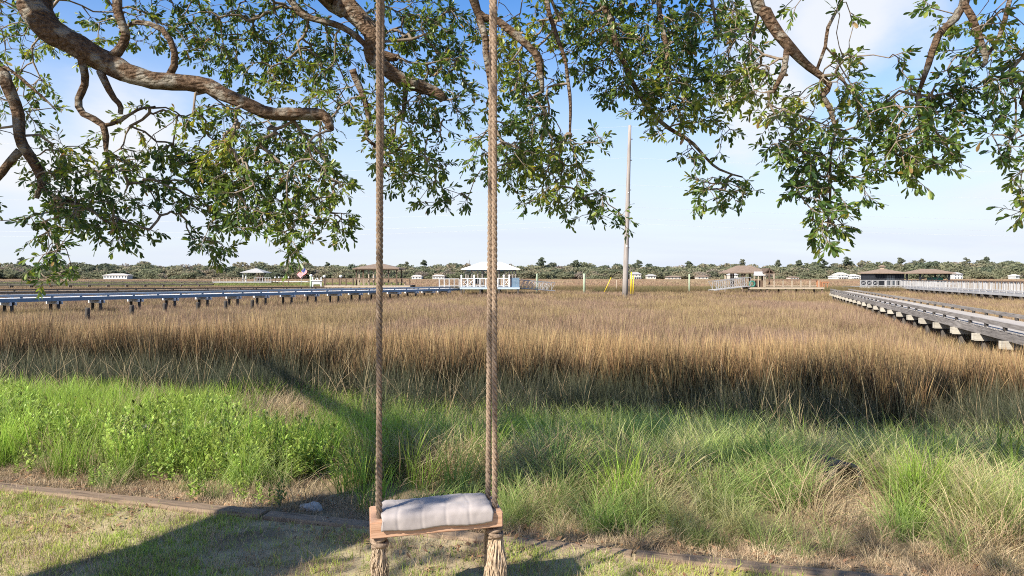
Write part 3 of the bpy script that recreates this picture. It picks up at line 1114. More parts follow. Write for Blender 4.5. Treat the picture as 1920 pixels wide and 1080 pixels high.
# stumps of an older dock in front of the blue boardwalk
for i, (px, py, Yd, h) in enumerate(((164, 589, 47, 0.45), (247, 582, 51, 0.4), (309, 575, 55, 0.3), (371, 577, 55, 0.45), (423, 575, 57, 0.5), (473, 571, 60, 0.4))):
    p = P(px, py, Yd)
    zg = float(ground_z(p.x, p.y))
    o = MB().tube([(0, 0, -0.2), (0, 0, p.z + h - zg - 0.1), (0, 0, p.z + h - zg)], [0.16, 0.15, 0.14], 10).build('piling_stump', M['dock_dark'], None, True)
    o.location = (p.x, p.y, zg)
    tag(o, ('leftmost', 'second from left', 'third from left', 'fourth from left', 'fifth from left', 'rightmost')[i] + ' dark cut off piling stump in the grass before the blue boardwalk', 'piling', 'old piling stumps before the blue boardwalk')


# ------------------------------------------------------------------ pavilions
def hip_roof(m, w, d, h0, h1, ridge, th=0.12):
    e = [(-w / 2, -d / 2, h0), (w / 2, -d / 2, h0), (w / 2, d / 2, h0), (-w / 2, d / 2, h0)]
    a, b = (-ridge / 2, 0, h1), (ridge / 2, 0, h1)
    m.poly([e[0], e[1], b, a]).poly([e[1], e[2], b]).poly([e[2], e[3], a, b]).poly([e[3], e[0], a])
    lo = [(x, y, z - th) for x, y, z in e]
    for i in range(4):
        j = (i + 1) % 4
        m.poly([lo[i], lo[j], e[j], e[i]])
    m.poly(lo[::-1])
    return m


def railing(root, p, q, h, mats, step=1.6, pickets=0.0, mid=True, name='railing', cross=False):
    """posts and rails from p to q on the deck; every post a part"""
    p, q = Vector(p), Vector(q)
    Ln = (q - p).length
    d = (q - p).normalized()
    up = Vector((0, 0, 1))
    MB().bar(p + up * h, q + up * h, 0.16, 0.10).build('top_rail', mats[0], root)
    if mid:
        MB().bar(p + up * 0.16, q + up * 0.16, 0.05, 0.09).build('bottom_rail', mats[1], root)
    n = max(1, round(Ln / step))
    pm = MB().box((0, 0, h / 2 - 0.05), (0.15, 0.15, h)).mesh('post')
    for i in range(n + 1):
        o = link('post', pm, root, mats[1])
        o.location = p + d * (Ln * i / n)
    if pickets or cross:
        m = MB()
        if pickets:
            k = int(Ln / pickets)
            for i in range(k):
                c = p + d * ((i + 0.5) * pickets)
                m.bar(c + up * 0.16, c + up * (h - 0.02), 0.04, 0.04)
        if cross:
            for i in range(n):
                a, b = p + d * (Ln * i / n), p + d * (Ln * (i + 1) / n)
                m.bar(a + up * 0.18, b + up * (h - 0.05), 0.05, 0.06)
                m.bar(a + up * (h - 0.05) + Vector((0, 0.06, 0)), b + up * 0.18 + Vector((0, 0.06, 0)), 0.05, 0.06)
        tag(m.build('balusters', mats[1], root), kind='stuff')


def deck_on_piles(root, x0, x1, y0, y1, mat, pmat, g, step=2.4, th=0.25):
    m = MB()
    n = int((x1 - x0) / 0.2)
    for i in range(n):
        m.box((x0 + (i + 0.5) * (x1 - x0) / n, (y0 + y1) / 2, -0.02), ((x1 - x0) / n - 0.008, y1 - y0, 0.04))
    tag(m.build('deck_planks', mat, root), kind='stuff')
    MB().box(((x0 + x1) / 2, y0 + 0.05, -0.042 - th / 2), (x1 - x0, 0.06, th)).build('rim_beam', mat, root)
    MB().box(((x0 + x1) / 2, y1 - 0.05, -0.042 - th / 2), (x1 - x0, 0.06, th)).build('rim_beam', mat, root)
    pm = MB().tube([(0, 0, g), (0, 0, -0.06)], 0.13, 8).mesh('pile', True)
    n = max(1, round((x1 - x0) / step))
    for i in range(n + 1):
        for y in (y0 + 0.25, y1 - 0.25):
            o = link('pile', pm, root, pmat)
            o.location = (x0 + 0.2 + (x1 - x0 - 0.4) * i / n, y, 0)


def px2m(a, Y):
    return a / FOC * Y


def white_pavilion():
    Y = 92.0
    c = P(920, 538, Y)
    root = thing('pavilion', (c.x, c.y + 2.5, c.z), 'open pavilion with white hip roof and white railings at the end of the blue boardwalk', 'pavilion')
    hip_roof(MB(), px2m(111, Y), 6.2, 2.42, 3.42, 2.6).build('roof', M['whitemetal'], root)
    deck_on_piles(root, -4.1, 3.9, -3.3, 2.8, M['bluegrey'], M['dock_dark'], -1.9)
    W = 3.35
    for i, x in enumerate((-W, -W + 0.8, -W + 1.6, -W + 2.2, 0, 1.1, 1.9, 2.5, 2.95, W)):
        for y in ((-2.5, 2.4) if i in (0, 3, 4, 5, 9) else (-2.5,)):
            MB().box((x, y, 1.16), (0.16, 0.16, 2.32)).build('column', M['dock_grey'], root)
    MB().box((0, -2.5, 2.21), (6.9, 0.14, 0.18)).build('lintel', M['blue'], root)
    railing(root, (-3.9, -3.2, 0), (-2.2, -3.2, 0), 1.15, (M['white'], M['white']), 0.85, 0, True, cross=True)
    railing(root, (-2.2, -3.2, 0), (1.75, -3.2, 0), 1.15, (M['white'], M['white']), 0.8, 0.35, True)
    railing(root, (1.75, -3.2, 0), (2.5, -3.2, 0), 1.15, (M['white'], M['white']), 0.75, 0, True, cross=True)
    for x in (-3.9, -2.2, 1.75, 2.5):
        MB().box((x, -3.2, 0.75), (0.2, 0.2, 1.5)).box((x, -3.2, 1.53), (0.28, 0.28, 0.06)).box((x, -3.2, 1.6), (0.14, 0.14, 0.1), taper=0.4).build('newel_post', M['white'], root)
    m = MB()
    for i in range(9):
        m.box((2.72 + i * 0.135, -3.0, 0.62), (0.125, 0.05 + 0.01 * (i % 2), 1.24))
    tag(m.build('wall_boards', M['blue'], root), kind='stuff')
    MB().box((3.15, -0.4, 0.6), (0.06, 4.6, 1.15)).build('side_wall', M['blue'], root)
    MB().box((-1.9, -1.2, 0.45), (0.8, 0.7, 0.1)).box((-1.9, -0.88, 0.8), (0.8, 0.08, 0.7)).box((-2.2, -1.2, 0.2), (0.08, 0.6, 0.4)).box((-1.6, -1.2, 0.2), (0.08, 0.6, 0.4)).build('bench', M['dark'], root)
    # white rail to the left of the pavilion
    railing(root, (-6.9, -2.6, -0.02), (-4.2, -3.0, 0), 1.1, (M['greytimber'], M['greytimber']), 0.65, 0.0, True)


white_pavilion()


def gangway(label, a, b, w, h, mat, n=9, group=None):
    """truss sided gangway between two points"""
    a, b = Vector(a), Vector(b)
    root = thing('gangway', a, label, 'gangway', group)
    d = b - a
    s = Vector((-d.y, d.x, 0)).normalized() * (w / 2)
    up = Vector((0, 0, 1))
    for e in (-1, 1):
        MB().bar(s * e, d + s * e, 0.07, 0.12).build('bottom_chord', mat, root)
        MB().bar(s * e + up * h, d + s * e + up * h, 0.06, 0.07).build('top_chord', mat, root)
        for i in range(n):
            p, q = d * (i / n) + s * e, d * ((i + 1) / n) + s * e
            MB().bar(p, p + up * h, 0.05, 0.05).build('upright', mat, root)
            MB().bar(p + up * 0.05, q + up * (h - 0.05), 0.045, 0.05).build('brace', mat, root)
    m = MB()
    k = int(d.length / 0.2)
    for i in range(k):
        p = d * ((i + 0.5) / k)
        m.bar(p - s * 0.93, p + s * 0.93, 0.18, 0.03)
    tag(m.build('deck_planks', mat, root), kind='stuff')
    return root


p, q = P(972, 540, 94), P(1036, 545, 97)
gangway('pale grey truss gangway sloping down right of the white roofed pavilion', p, q, 1.3, 1.15, M['greytimber'])
p, q = P(1402, 536, 95), P(1334, 544, 93)
gangway('pale truss gangway sloping down left of the gabled boat shelter', p, q, 1.3, 1.2, M['greytimber'])


def brown_pavilion():
    Y = 100.0
    c = P(706, 535, Y)
    root = thing('pavilion', (c.x, c.y + 2.4, c.z), 'open pavilion with low brown hip roof and brown railing behind the left rope', 'pavilion')
    hip_roof(MB(), px2m(87, Y), 6.2, 2.5, 3.3, 0.3, 0.16).build('roof', M['shingle'], root)
    deck_on_piles(root, px2m(-96, Y), px2m(64, Y), -2.9, 2.6, M['tan'], M['brown'], -1.7)
    W = 2.95
    for i, x in enumerate((-W, -2.55, -1.15, -0.45, 0.8, 1.75, W)):
        mt = M['tan'] if i in (1, 2, 3) else M['brown']
        MB().box((x, -2.35, 1.19), (0.17, 0.17, 2.38)).build('column', mt, root)
        if i in (0, 3, 6):
            MB().box((x, 2.2, 1.19), (0.17, 0.17, 2.38)).build('column', M['brown'], root)
    MB().box((0, -2.35, 2.28), (6.2, 0.13, 0.17)).build('lintel', M['brown'], root)
    railing(root, (px2m(-94, Y), -2.8, 0), (px2m(-43, Y), -2.8, 0), 1.0, (M['brown'], M['brown']), 1.0, 0.0, True)
    railing(root, (px2m(-43, Y), -2.8, 0), (px2m(-12, Y), -2.8, 0), 1.0, (M['brown'], M['tan']), 0.8, 0.25, False)
    railing(root, (px2m(-12, Y), -2.8, 0), (px2m(63, Y), -2.8, 0), 1.0, (M['brown'], M['brown']), 2.2, 0.0, False)
    for x in (1.6, 3.6):
        MB().box((x, -2.0, 0.45), (1.3, 0.5, 0.07)).box((x - 0.5, -2.0, 0.2), (0.1, 0.4, 0.41)).box((x + 0.5, -2.0, 0.2), (0.1, 0.4, 0.41)).build('bench', M['tan'], root)


brown_pavilion()


def small_pavilion():
    Y = 185.0
    c = P(474, 528, Y)
    root = thing('pavilion', (c.x, c.y + 2.4, c.z), 'small distant pavilion with pale grey pyramid roof and railed pier at the left', 'pavilion')
    hip_roof(MB(), px2m(44, Y), 6.2, 2.5, 3.7, 0.2, 0.16).build('roof', M['shingle_grey'], root)
    MB().box((0, 0, 3.85), (0.5, 0.5, 0.6)).build('finial', M['dark'], root)
    deck_on_piles(root, px2m(-74, Y), px2m(36, Y), -2.9, 2.6, M['greytimber'], M['brown'], -1.7, 3)
    for x in (-2.7, -1.9, 1.5, 2.2, 2.7):
        MB().box((x, -2.3, 1.19), (0.2, 0.2, 2.38)).build('column', M['white'] if x < 0 else M['brown'], root)
    MB().box((1.9, -2.2, 0.75), (2.0, 0.1, 1.5)).build('wall', M['brown'], root)
    railing(root, (px2m(-74, Y), -2.8, 0), (px2m(-14, Y), -2.8, 0), 1.05, (M['brown'], M['tan']), 1.0, 0.0, True)
    railing(root, (px2m(4, Y), -2.8, 0), (px2m(35, Y), -2.8, 0), 1.05, (M['greytimber'], M['greytimber']), 0.7, 0.0, True)
    m = MB()
    m.box((px2m(70, Y), -1.5, 0.0), (px2m(66, Y), 2.0, 0.12)).build('float', M['white'], root)


small_pavilion()

# lamps along the piers at the left
for i, (px, py, pb, Yd) in enumerate(((516, 520, 529, 180), (523, 520, 530, 175), (532, 520, 532, 165), (541, 520, 530, 170), (583, 516.5, 534, 118), (608, 518, 534, 116), (639, 518, 534, 112), (701, 519, 534, 104))):
    p = P(px, py, Yd)
    root = thing('pier_lamp', (p.x, p.y, -1.3), ('leftmost white globe lamp', 'second white globe lamp from the left', 'third white globe lamp from the left', 'white globe lamp just left of the flag', 'white globe lamp on the green post', 'white globe lamp left of the brown railing', 'white globe lamp above the brown railing', 'white globe lamp beside the left rope')[i] + ' on a pier post', 'lamp', 'globe lamps along the left piers')
    H = p.z + 1.3
    k = 0.35 + 0.1 * (Yd < 130)
    MB().tube([(0, 0, 0), (0, 0, H - 0.18)], 0.11 if i != 4 else 0.2, 8).build('post', M['greenpile'] if i == 4 else M['brown'], root, True)
    MB().tube([(0, 0, H - 0.2 * k / .35), (0, 0, H - 0.15 * k / .35), (0, 0, H), (0, 0, H + 0.12 * k / .35), (0, 0, H + 0.17 * k / .35)], [0.08, k * 0.42, k * 0.6, k * 0.42, 0.06], 10).build('globe', M['globe'], root, True)

# boat lift / rack between the lamps
p = P(594, 534, 118)
root = thing('boat_lift', (p.x, p.y, p.z), 'white boat lift frame beside the green lamp post', 'boat lift')
for x in (-0.7, 0.75):
    MB().box((x, 0, 0.5), (0.16, 0.16, 1.6)).build('upright', M['white'], root)
    MB().bar((x, 0, -0.2), (0.1 * x, 0, 1.2), 0.1, 0.1).build('brace', M['white'], root)
MB().box((0, 0, 0.75), (1.9, 0.5, 0.12)).box((0, 0.1, 0.35), (1.2, 0.4, 0.5)).build('cradle', M['white'], root)

# flag
p = P(563, 536, 150)
root = thing('flagpole', (p.x, p.y, -1.3), 'red and white striped flag with blue canton on a thin pole at the left piers', 'flag')
zt = P(563, 500, 150).z + 1.3
MB().tube([(0, 0, 0), (0.75, 0, zt)], [0.06, 0.04], 8).build('pole', M['greytimber'], root, True)
fl = thing('flag', (0.72, 0, zt - 0.15), None, None)
fl.parent = root


def flag_strip(u0, u1, v0, v1, name, mat, off=0.0):
    m = MB()
    n = 10
    rows = []
    for i in range(n + 1):
        u = u0 + (u1 - u0) * i / n
        dxy = (-u * 0.72 + 0.12 * math.sin(u * 3), 0.14 * math.sin(u * 4.2 + 0.4) - off, -0.85 * u - 0.1 * math.sin(u * 2.6))
        rows.append((dxy, u))
    for (pa, ua), (pb_, ub) in zip(rows[:-1], rows[1:]):
        m.poly([(pa[0] + v0 * 0.62, pa[1], pa[2] - v0 * 0.62), (pb_[0] + v0 * 0.62, pb_[1], pb_[2] - v0 * 0.62), (pb_[0] + v1 * 0.62, pb_[1], pb_[2] - v1 * 0.62), (pa[0] + v1 * 0.62, pa[1], pa[2] - v1 * 0.62)])
    m.build(name, mat, fl)


for i in range(13):
    flag_strip(0, 2.0, i * 0.1, i * 0.1 + 0.1, 'stripe', M['red'] if i % 2 == 0 else M['white'])
flag_strip(0, 0.8, 0, 0.7, 'canton', M['navy'], 0.02)


def boat_shelter():
    Y = 95.0
    c = P(1420, 538, Y)
    root = thing('boat_shelter', (c.x, c.y + 2, c.z), 'open boat shelter with brown hip roof and small gabled porch left of the right boardwalk', 'boat shelter')
    m = hip_roof(MB(), px2m(72, Y), 6.0, px2m(27.5, Y), px2m(41, Y), px2m(28, Y), 0.15)
    o = m.build('roof', M['shingle'], root)
    o.location = (px2m(-7, Y), 2.0, 0)
    for x in (-1.6, -1.3, 1.2):
        MB().box((x, -0.6, 0.98), (0.2, 0.2, 1.96)).build('column', M['brown'], root)
        MB().box((x, 4.4, 0.98), (0.2, 0.2, 1.96)).build('column', M['brown'], root)
    # lean-to in front, pale roof
    m = MB()
    z0, z1 = px2m(22, Y), px2m(29, Y)
    m.poly([(-0.6, -2.2, z0), (1.05, -2.2, z0), (1.25, -0.9, z1), (-0.05, -0.9, z1)]).poly([(-0.6, -2.2, z0 - .09), (-0.05, -0.9, z1 - .09), (1.25, -0.9, z1 - .09), (1.05, -2.2, z0 - .09)])
    m.poly([(-0.6, -2.2, z0 - .09), (1.05, -2.2, z0 - .09), (1.05, -2.2, z0), (-0.6, -2.2, z0)]).poly([(1.05, -2.2, z0 - .09), (1.25, -0.9, z1 - .09), (1.25, -0.9, z1), (1.05, -2.2, z0)]).poly([(-0.6, -2.2, z0 - .09), (-0.6, -2.2, z0), (-0.05, -0.9, z1), (-0.05, -0.9, z1 - .09)])
    m.build('porch_roof', M['shingle_grey'], root)
    # gable
    m = MB()
    gx0, gx1, gz, gp = px2m(14, Y), px2m(31, Y), px2m(26, Y), px2m(34, Y)
    gm = (gx0 + gx1) / 2
    for s, xa in ((-1, gx0 - 0.15), (1, gx1 + 0.15)):
        m.bar((xa, -2.0, gz - 0.1), (gm, -2.0, gp), 0.16, 0.16, (0, 1, 0))
        m.poly([(xa, -2.1, gz), (gm, -2.1, gp + 0.1), (gm, 0.6, gp + 0.1), (xa, 0.6, gz)][::s])
        m.poly([(xa, -2.1, gz - 0.1), (gm, -2.1, gp), (gm, 0.6, gp), (xa, 0.6, gz - 0.1)][::-s])
    m.box((gm, -2.0, gz - 0.05), (gx1 - gx0, 0.12, 0.14)).bar((gm, -2.0, gz), (gm, -2.0, gp), 0.12, 0.12)
    m.build('gable_roof', M['brown'], root)
    for x in (gx0, gm, gx1):
        MB().box((x, -2.0, gz / 2 - 0.06), (0.17, 0.17, gz)).build('column', M['tan'] if x != gm else M['brown'], root)
    for x in (-0.45, 0.1, 0.85):
        MB().box((x, -2.1, z0 / 2 - 0.05), (0.12, 0.12, z0 - 0.1)).build('column', M['tan'], root)
    MB().box((0.25, -1.6, 0.45), (1.3, 0.5, 0.9)).build('cabinet', M['brown'], root)
    m = MB()
    m.tube([(-0.9 + 0.36 * math.cos(t), -2.5, 0.42 + 0.36 * math.sin(t)) for t in np.linspace(0, 2 * PI, 17)], 0.13, 8, cap=False)
    m.tube([(-1.15, -2.5, 0.42), (-0.65, -2.5, 0.42)], 0.06, 6)
    m.build('hose_reel', M['teal'], root, True)
    deck_on_piles(root, px2m(-20, Y), px2m(122, Y), -2.6, 0.4, M['tan'], M['brown'], -1.6)
    railing(root, (px2m(12, Y), -2.5, 0), (px2m(112, Y), -2.5, 0), 0.98, (M['brown'], M['tan']), 1.25, 0.0, True)
    MB().box((px2m(112, Y), -2.4, 0.45), (0.5, 0.3, 0.9)).box((px2m(118, Y), -2.2, 0.35), (0.4, 0.3, 0.7)).build('gate_box', M['redtimber'], root)
    MB().box((px2m(142, Y), 0.2, 0.62), (0.85, 0.3, 0.22)).box((px2m(139, Y), 0.2, 0.2), (0.08, 0.2, 0.62)).box((px2m(145, Y), 0.2, 0.2), (0.08, 0.2, 0.62)).build('bench', M['redtimber'], root)


boat_shelter()


def tall_pier():
    # grey pier with pickets, from the right edge back to the screened house
    a, b = P(1990, 554, 57), P(1700, 537, 108)
    z = 0.05
    dx, dy = b.x - a.x, b.y - a.y
    Ln = math.hypot(dx, dy)
    root = thing('pier', (a.x, a.y, z), 'long silver grey pier with tall picket railings behind the right boardwalk', 'pier', None, math.atan2(-dx, dy))
    m = MB()
    for i in range(int(Ln / 0.16)):
        m.box((0, (i + 0.5) * 0.16, -0.02), (1.7, 0.152, 0.04))
    tag(m.build('deck_planks', M['greytimber'], root), kind='stuff')
    for s in (-1, 1):
        n = round(Ln / 6)
        for k in range(n):
            y0, y1 = Ln * k / n, Ln * (k + 1) / n - 0.01
            MB().box((s * 0.82, (y0 + y1) / 2, -0.165), (0.05, y1 - y0, 0.24)).build('stringer', M['greytimber'], root)
            MB().box((s * 0.80, (y0 + y1) / 2, 1.08), (0.16, y1 - y0, 0.06)).build('top_rail', M['brown'], root)
            MB().box((s * 0.80, (y0 + y1) / 2, 0.16), (0.05, y1 - y0, 0.09)).build('bottom_rail', M['greytimber'], root)
        pm = MB().box((0, 0, 0.43), (0.11, 0.11, 1.24)).mesh('post')
        for k in range(int(Ln / 1.9) + 1):
            o = link('post', pm, root, M['greytimber'])
            o.location = (s * 0.80, k * 1.9, 0)
        m = MB()
        for k in range(int(Ln / 0.42)):
            if s < 0 or k % 2 == 0:
                m.box((s * 0.78, k * 0.42 + 0.2, 0.6), (0.04, 0.085, 0.88))
        tag(m.build('pickets', M['greytimber'], root), kind='stuff')
    cm = MB().box((0, 0, -0.42), (2.0, 0.26, 0.26)).mesh('cap_beam')
    pm = MB().tube([(0, 0, -1.7), (0, 0, -0.55)], 0.14, 8).mesh('pile', True)
    for k in range(int(Ln / 2.6)):
        o = link('cap_beam', cm, root, M['dock_dark'])
        o.location = (0, k * 2.6 + 0.6, 0)
        for s in (-1, 1):
            o = link('pile', pm, root, M['dock_dark'])
            o.location = (s * 0.65, k * 2.6 + 0.6, 0)


tall_pier()


def screened_house():
    Y = 111.0
    c = P(1670, 537, Y)
    root = thing('boathouse', (c.x, c.y + 2.6, c.z), 'dark screened dock house with brown hip roof and small cupola at the right', 'boathouse')
    hip_roof(MB(), px2m(61, Y), 5.6, px2m(25.5, Y), px2m(33.5, Y), 0.4, 0.14).build('roof', M['shingle'], root)
    MB().box((0, 0, px2m(35, Y)), (0.5, 0.5, 0.45)).build('cupola', M['tan'], root)
    hip_roof(MB(), 0.85, 0.85, px2m(38, Y), px2m(41, Y), 0.05, 0.06).build('cupola_roof', M['shingle'], root)
    w, h = px2m(56, Y), px2m(24, Y)
    MB().box((0, 0.1, h / 2), (w - 0.12, 4.4, h)).build('wall', M['dark'], root)
    bm = MB().box((0, 0, h / 2), (0.10, 0.05, h - 0.02)).mesh('batten')
    for i in range(13):
        o = link('batten', bm, root, M['dark'])
        o.location = (-w / 2 + 0.05 + (w - 0.1) * i / 12, -2.14, 0)
    MB().box((0.2, -2.13, h * 0.45), (1.5, 0.02, h * 0.8)).build('screen_panel', M['glass'], root)
    deck_on_piles(root, px2m(-62, Y), px2m(40, Y), -3.3, 2.4, M['greytimber'], M['brown'], -1.5)
    railing(root, (px2m(-60, Y), -3.2, 0), (px2m(-27, Y), -3.2, 0), 1.0, (M['greytimber'], M['greytimber']), 0.9, 0.0, True, cross=True)
    railing(root, (px2m(-27, Y), -3.2, 0), (px2m(-14, Y), -3.2, 0), 1.0, (M['greytimber'], M['greytimber']), 1.2, 0.0, True)
    railing(root, (px2m(-12, Y), -3.2, 0), (px2m(32, Y), -3.2, 0), 1.0, (M['greytimber'], M['greytimber']), 0.8, 0.28, True)


screened_house()


def braced_pavilion():
    Y = 150.0
    c = P(1753, 531, Y)
    root = thing('pavilion', (c.x, c.y + 2.6, c.z), 'open pavilion with long brown roof on dark braced posts behind the grey pier', 'pavilion')
    hip_roof(MB(), px2m(73, Y), 6.5, px2m(19.5, Y), px2m(27, Y), 3.2, 0.2).build('roof', M['shingle'], root)
    h = px2m(18.5, Y)
    for x in (-3.2, 3.2):
        for y in (-2.5, 2.5):
            MB().box((x, y, h / 2), (0.3, 0.3, h)).build('column', M['dark'], root)
    MB().box((0, -2.5, h - 0.15), (7.4, 0.2, 0.25)).build('lintel', M['dark'], root)
    for a, b in (((-3.1, 0.7), (-2.2, h - 0.2)), ((3.1, 0.7), (2.2, h - 0.2)), ((0, 0.4), (-1.5, h - 0.2)), ((0, 0.4), (1.5, h - 0.2))):
        MB().bar((a[0], -2.5, a[1]), (b[0], -2.5, b[1]), 0.16, 0.16).build('brace', M['dark'], root)
    MB().box((0, -2.5, 0.3), (0.4, 0.4, 0.7)).build('column_base', M['white'], root)
    deck_on_piles(root, -4.3, 4.3, -3, 3, M['greytimber'], M['brown'], -1.6)
    MB().box((1.6, 0, 0.7), (2.6, 1.8, 0.9)).box((1.6, 0, 1.2), (2.2, 1.6, 0.2)).build('covered_boat', M['teal'], root)


braced_pavilion()

# ------------------------------------------------------------------ utility pole, pilings, markers
Yp = 84.0
b, t = P(1171.5, 549, Yp), P(1181, 235, Yp)
root = thing('utility_pole', (b.x, b.y, -1.3), 'tall bare weathered timber utility pole rising from the marsh', 'utility pole')
top = Vector((t.x - b.x, 0, t.z + 1.3))
MB().tube([(0, 0, -0.3)] + [tuple(top * (k / 8)) for k in range(1, 9)], [0.36 - 0.022 * k for k in range(9)], 14).build('shaft', M['pole'], root, True)
for k, f in enumerate((0.92, 0.8, 0.63, 0.5, 0.37, 0.3)):
    MB().box(tuple(top * f + Vector((0.28, -0.1, 0))), (0.16, 0.1, 0.1)).build('bolt', M['dock_dark'], root)
MB().box(tuple(top * 0.31 + Vector((0.0, -0.29, 0))), (0.14, 0.02, 0.14)).build('tag_plate', M['white'], root)
MB().box(tuple(top * 0.615 + Vector((0.0, -0.27, 0))), (0.12, 0.02, 0.12)).build('tag_plate', M['white'], root)
wires = (0.995, 0.815, 0.66, 0.535, 0.47, 0.44)
for k, f in enumerate(wires):
    c = Vector((b.x, b.y, -1.3)) + top * f
    for s, nm in ((-1, 'left'), (1, 'right')):
        pts = []
        for i in range(25):
            u = i / 24
            x = s * u * 120
            pts.append((c.x + x, c.y + u * 6, c.z - 1.4 * (1 - (2 * u - 1) ** 2) * (0.7 if s > 0 else 1.2) + (0.2 if s < 0 else -1.2) * u))
        o = MB().tube(pts, 0.010, 5, cap=False).build('power_line', M['wire'], None, True)
        tag(o, '%s grey power line running %s from the utility pole' % (('topmost', 'second highest', 'third highest', 'fourth highest', 'fifth highest', 'lowest')[k], nm), 'power line', 'power lines on the utility pole')
for i, (px, w, pt, pb) in enumerate(((1183.5, 0.13, 510, 551), (1187.5, 0.09, 517, 551), (1140, 0.07, 520, 548))):
    a, c = P(px - (0.5 if i < 2 else 7), pb, 82), P(px + (0.5 if i < 2 else 6), pt, 82)
    o = MB().tube([a, c], w * 0.6, 8).build('guy_guard', M['yellow'], None, True)
    tag(o, ('thick bright yellow guy wire guard right of the utility pole', 'thin yellow guy wire guard just right of the thicker one', 'faint slanted yellow guy wire guard left of the utility pole')[i], 'guy guard', 'yellow guy guards by the pole')
for i, (px, pt, w, Yd, lab) in enumerate(((1007, 513, 0.30, 104, 'pale green piling beside the grey gangway right of the white pavilion'), (1095.5, 513, 0.34, 102, 'pale green piling standing alone left of the utility pole'),
                                          (1292.5, 514, 0.26, 104, 'pale green piling standing alone right of the utility pole'), (1360, 514, 0.24, 100, 'slender pale piling beside the gangway of the boat shelter'),
                                          (1156, 525, 0.16, 106, 'short thin grey piling just left of the utility pole base'))):
    p = P(px, pt, Yd)
    o = MB().tube([(0, 0, 0), (0, 0, p.z + 1.55), (0, 0, p.z + 1.6)], [w / 2 * 1.1, w / 2, w / 2 * 0.8], 10).build('piling', M['greenpile'] if i < 3 else M['tan'], None, True)
    o.location = (p.x, p.y, -1.6)
    tag(o, lab, 'piling', 'treated pilings in the marsh')


# ------------------------------------------------------------------ far shore
def crown_mat(name, c1, c2, c3):
    m, N, L, b = new_mat(name)
    at = N.new('ShaderNodeAttribute')
    at.attribute_name = 'r'
    oi = N.new('ShaderNodeObjectInfo')
    ad = N.new('ShaderNodeMath')
    ad.operation = 'MULTIPLY_ADD'
    L.new(oi.outputs['Random'], ad.inputs[0])
    ad.inputs[1].default_value = 0.75
    ml = N.new('ShaderNodeMath')
    ml.operation = 'MULTIPLY'
    ml.inputs[1].default_value = 0.25
    L.new(at.outputs['Fac'], ml.inputs[0])
    L.new(ml.outputs[0], ad.inputs[2])
    r = ramp(N, [(0.1, c1), (0.5, c2), (0.9, c3)])
    L.new(ad.outputs[0], r.inputs[0])
    L.new(r.outputs[0], b.inputs['Base Color'])
    b.inputs['Roughness'].default_value = 0.9
    b.inputs['Specular IOR Level'].default_value = 0.1
    tr = N.new('ShaderNodeBsdfTranslucent')
    L.new(r.outputs[0], tr.inputs['Color'])
    mx = N.new('ShaderNodeMixShader')
    mx.inputs[0].default_value = 0.4
    L.new(b.outputs[0], mx.inputs[1])
    L.new(tr.outputs[0], mx.inputs[2])
    L.new(mx.outputs[0], N['Material Output'].inputs['Surface'])
    return m


M['crown'] = crown_mat('far_oak_foliage', (0.165, 0.180, 0.105), (0.225, 0.230, 0.140), (0.29, 0.250, 0.165))
M['pine'] = crown_mat('far_pine_foliage', (0.12, 0.145, 0.095), (0.15, 0.170, 0.112), (0.19, 0.19, 0.125))
M['bare'] = crown_mat('bare_branch_haze', (0.28, 0.235, 0.185), (0.33, 0.28, 0.22), (0.37, 0.305, 0.21))
M['fartrunk'] = noisy('far_trunk', (0.11, 0.085, 0.065), (0.20, 0.16, 0.125), 0.5, rough=0.9, bump=0)


def cards(lumps, n, size, seed, mat, name='crown'):
    """leaf clumps spread through a set of lumps (cx, cy, cz, rx, ry, rz)"""
    r = np.random.default_rng(seed)
    w = np.array([l[3] * l[4] for l in lumps])
    idx = r.choice(len(lumps), n, p=w / w.sum())
    A = np.array(lumps)[idx]
    u = r.normal(size=(n, 3))
    u /= np.linalg.norm(u, axis=1)[:, None]
    c = A[:, :3] + u * A[:, 3:] * r.uniform(0.55, 1.05, n)[:, None]
    a = r.normal(size=(n, 3))
    a /= np.linalg.norm(a, axis=1)[:, None]
    b = np.cross(a, r.normal(size=(n, 3)))
    b /= np.linalg.norm(b, axis=1)[:, None]
    s = size * r.uniform(0.5, 1.3, n)[:, None]
    V = np.stack([c - a * s - b * s * .6, c + a * s * .6 - b * s, c + a * s + b * s * .7, c - a * s * .5 + b * s], 1).reshape(-1, 3)
    rr = np.repeat(r.uniform(0, 1, n), 4)
    me = np_mesh(name, V, np.arange(n * 4), np.arange(n) * 4, {'r': rr})
    me.materials.append(mat)
    return me


def oak_lumps(r, w, h):
    out = []
    for i in range(20):
        a = r.uniform(0, 2 * PI)
        q = w * 0.40 * math.sqrt(r.uniform())
        z = h * r.uniform(0.25, 0.80) * (1 - 0.40 * (q / (w * 0.40)) ** 2)
        s = w * r.uniform(0.10, 0.22)
        out.append((q * math.cos(a), q * math.sin(a), z, s, s, s * 0.6))
    out.append((0, 0, h * 0.32, w * 0.46, w * 0.46, h * 0.30))
    return out


def pine_lumps(r, h, full):
    out = []
    n = 9
    for i in range(n):
        t = full + (1 - full) * i / (n - 1)
        sp = h * 0.17 * (1.15 - 0.75 * abs(i / (n - 1) - 0.4))
        a = r.uniform(0, 2 * PI)
        q = sp * r.uniform(0.2, 0.8)
        out.append((q * math.cos(a), q * math.sin(a), h * t, sp * 0.7, sp * 0.7, h * 0.045))
    out.append((0, 0, h * 0.97, h * 0.05, h * 0.05, h * 0.05))
    return out


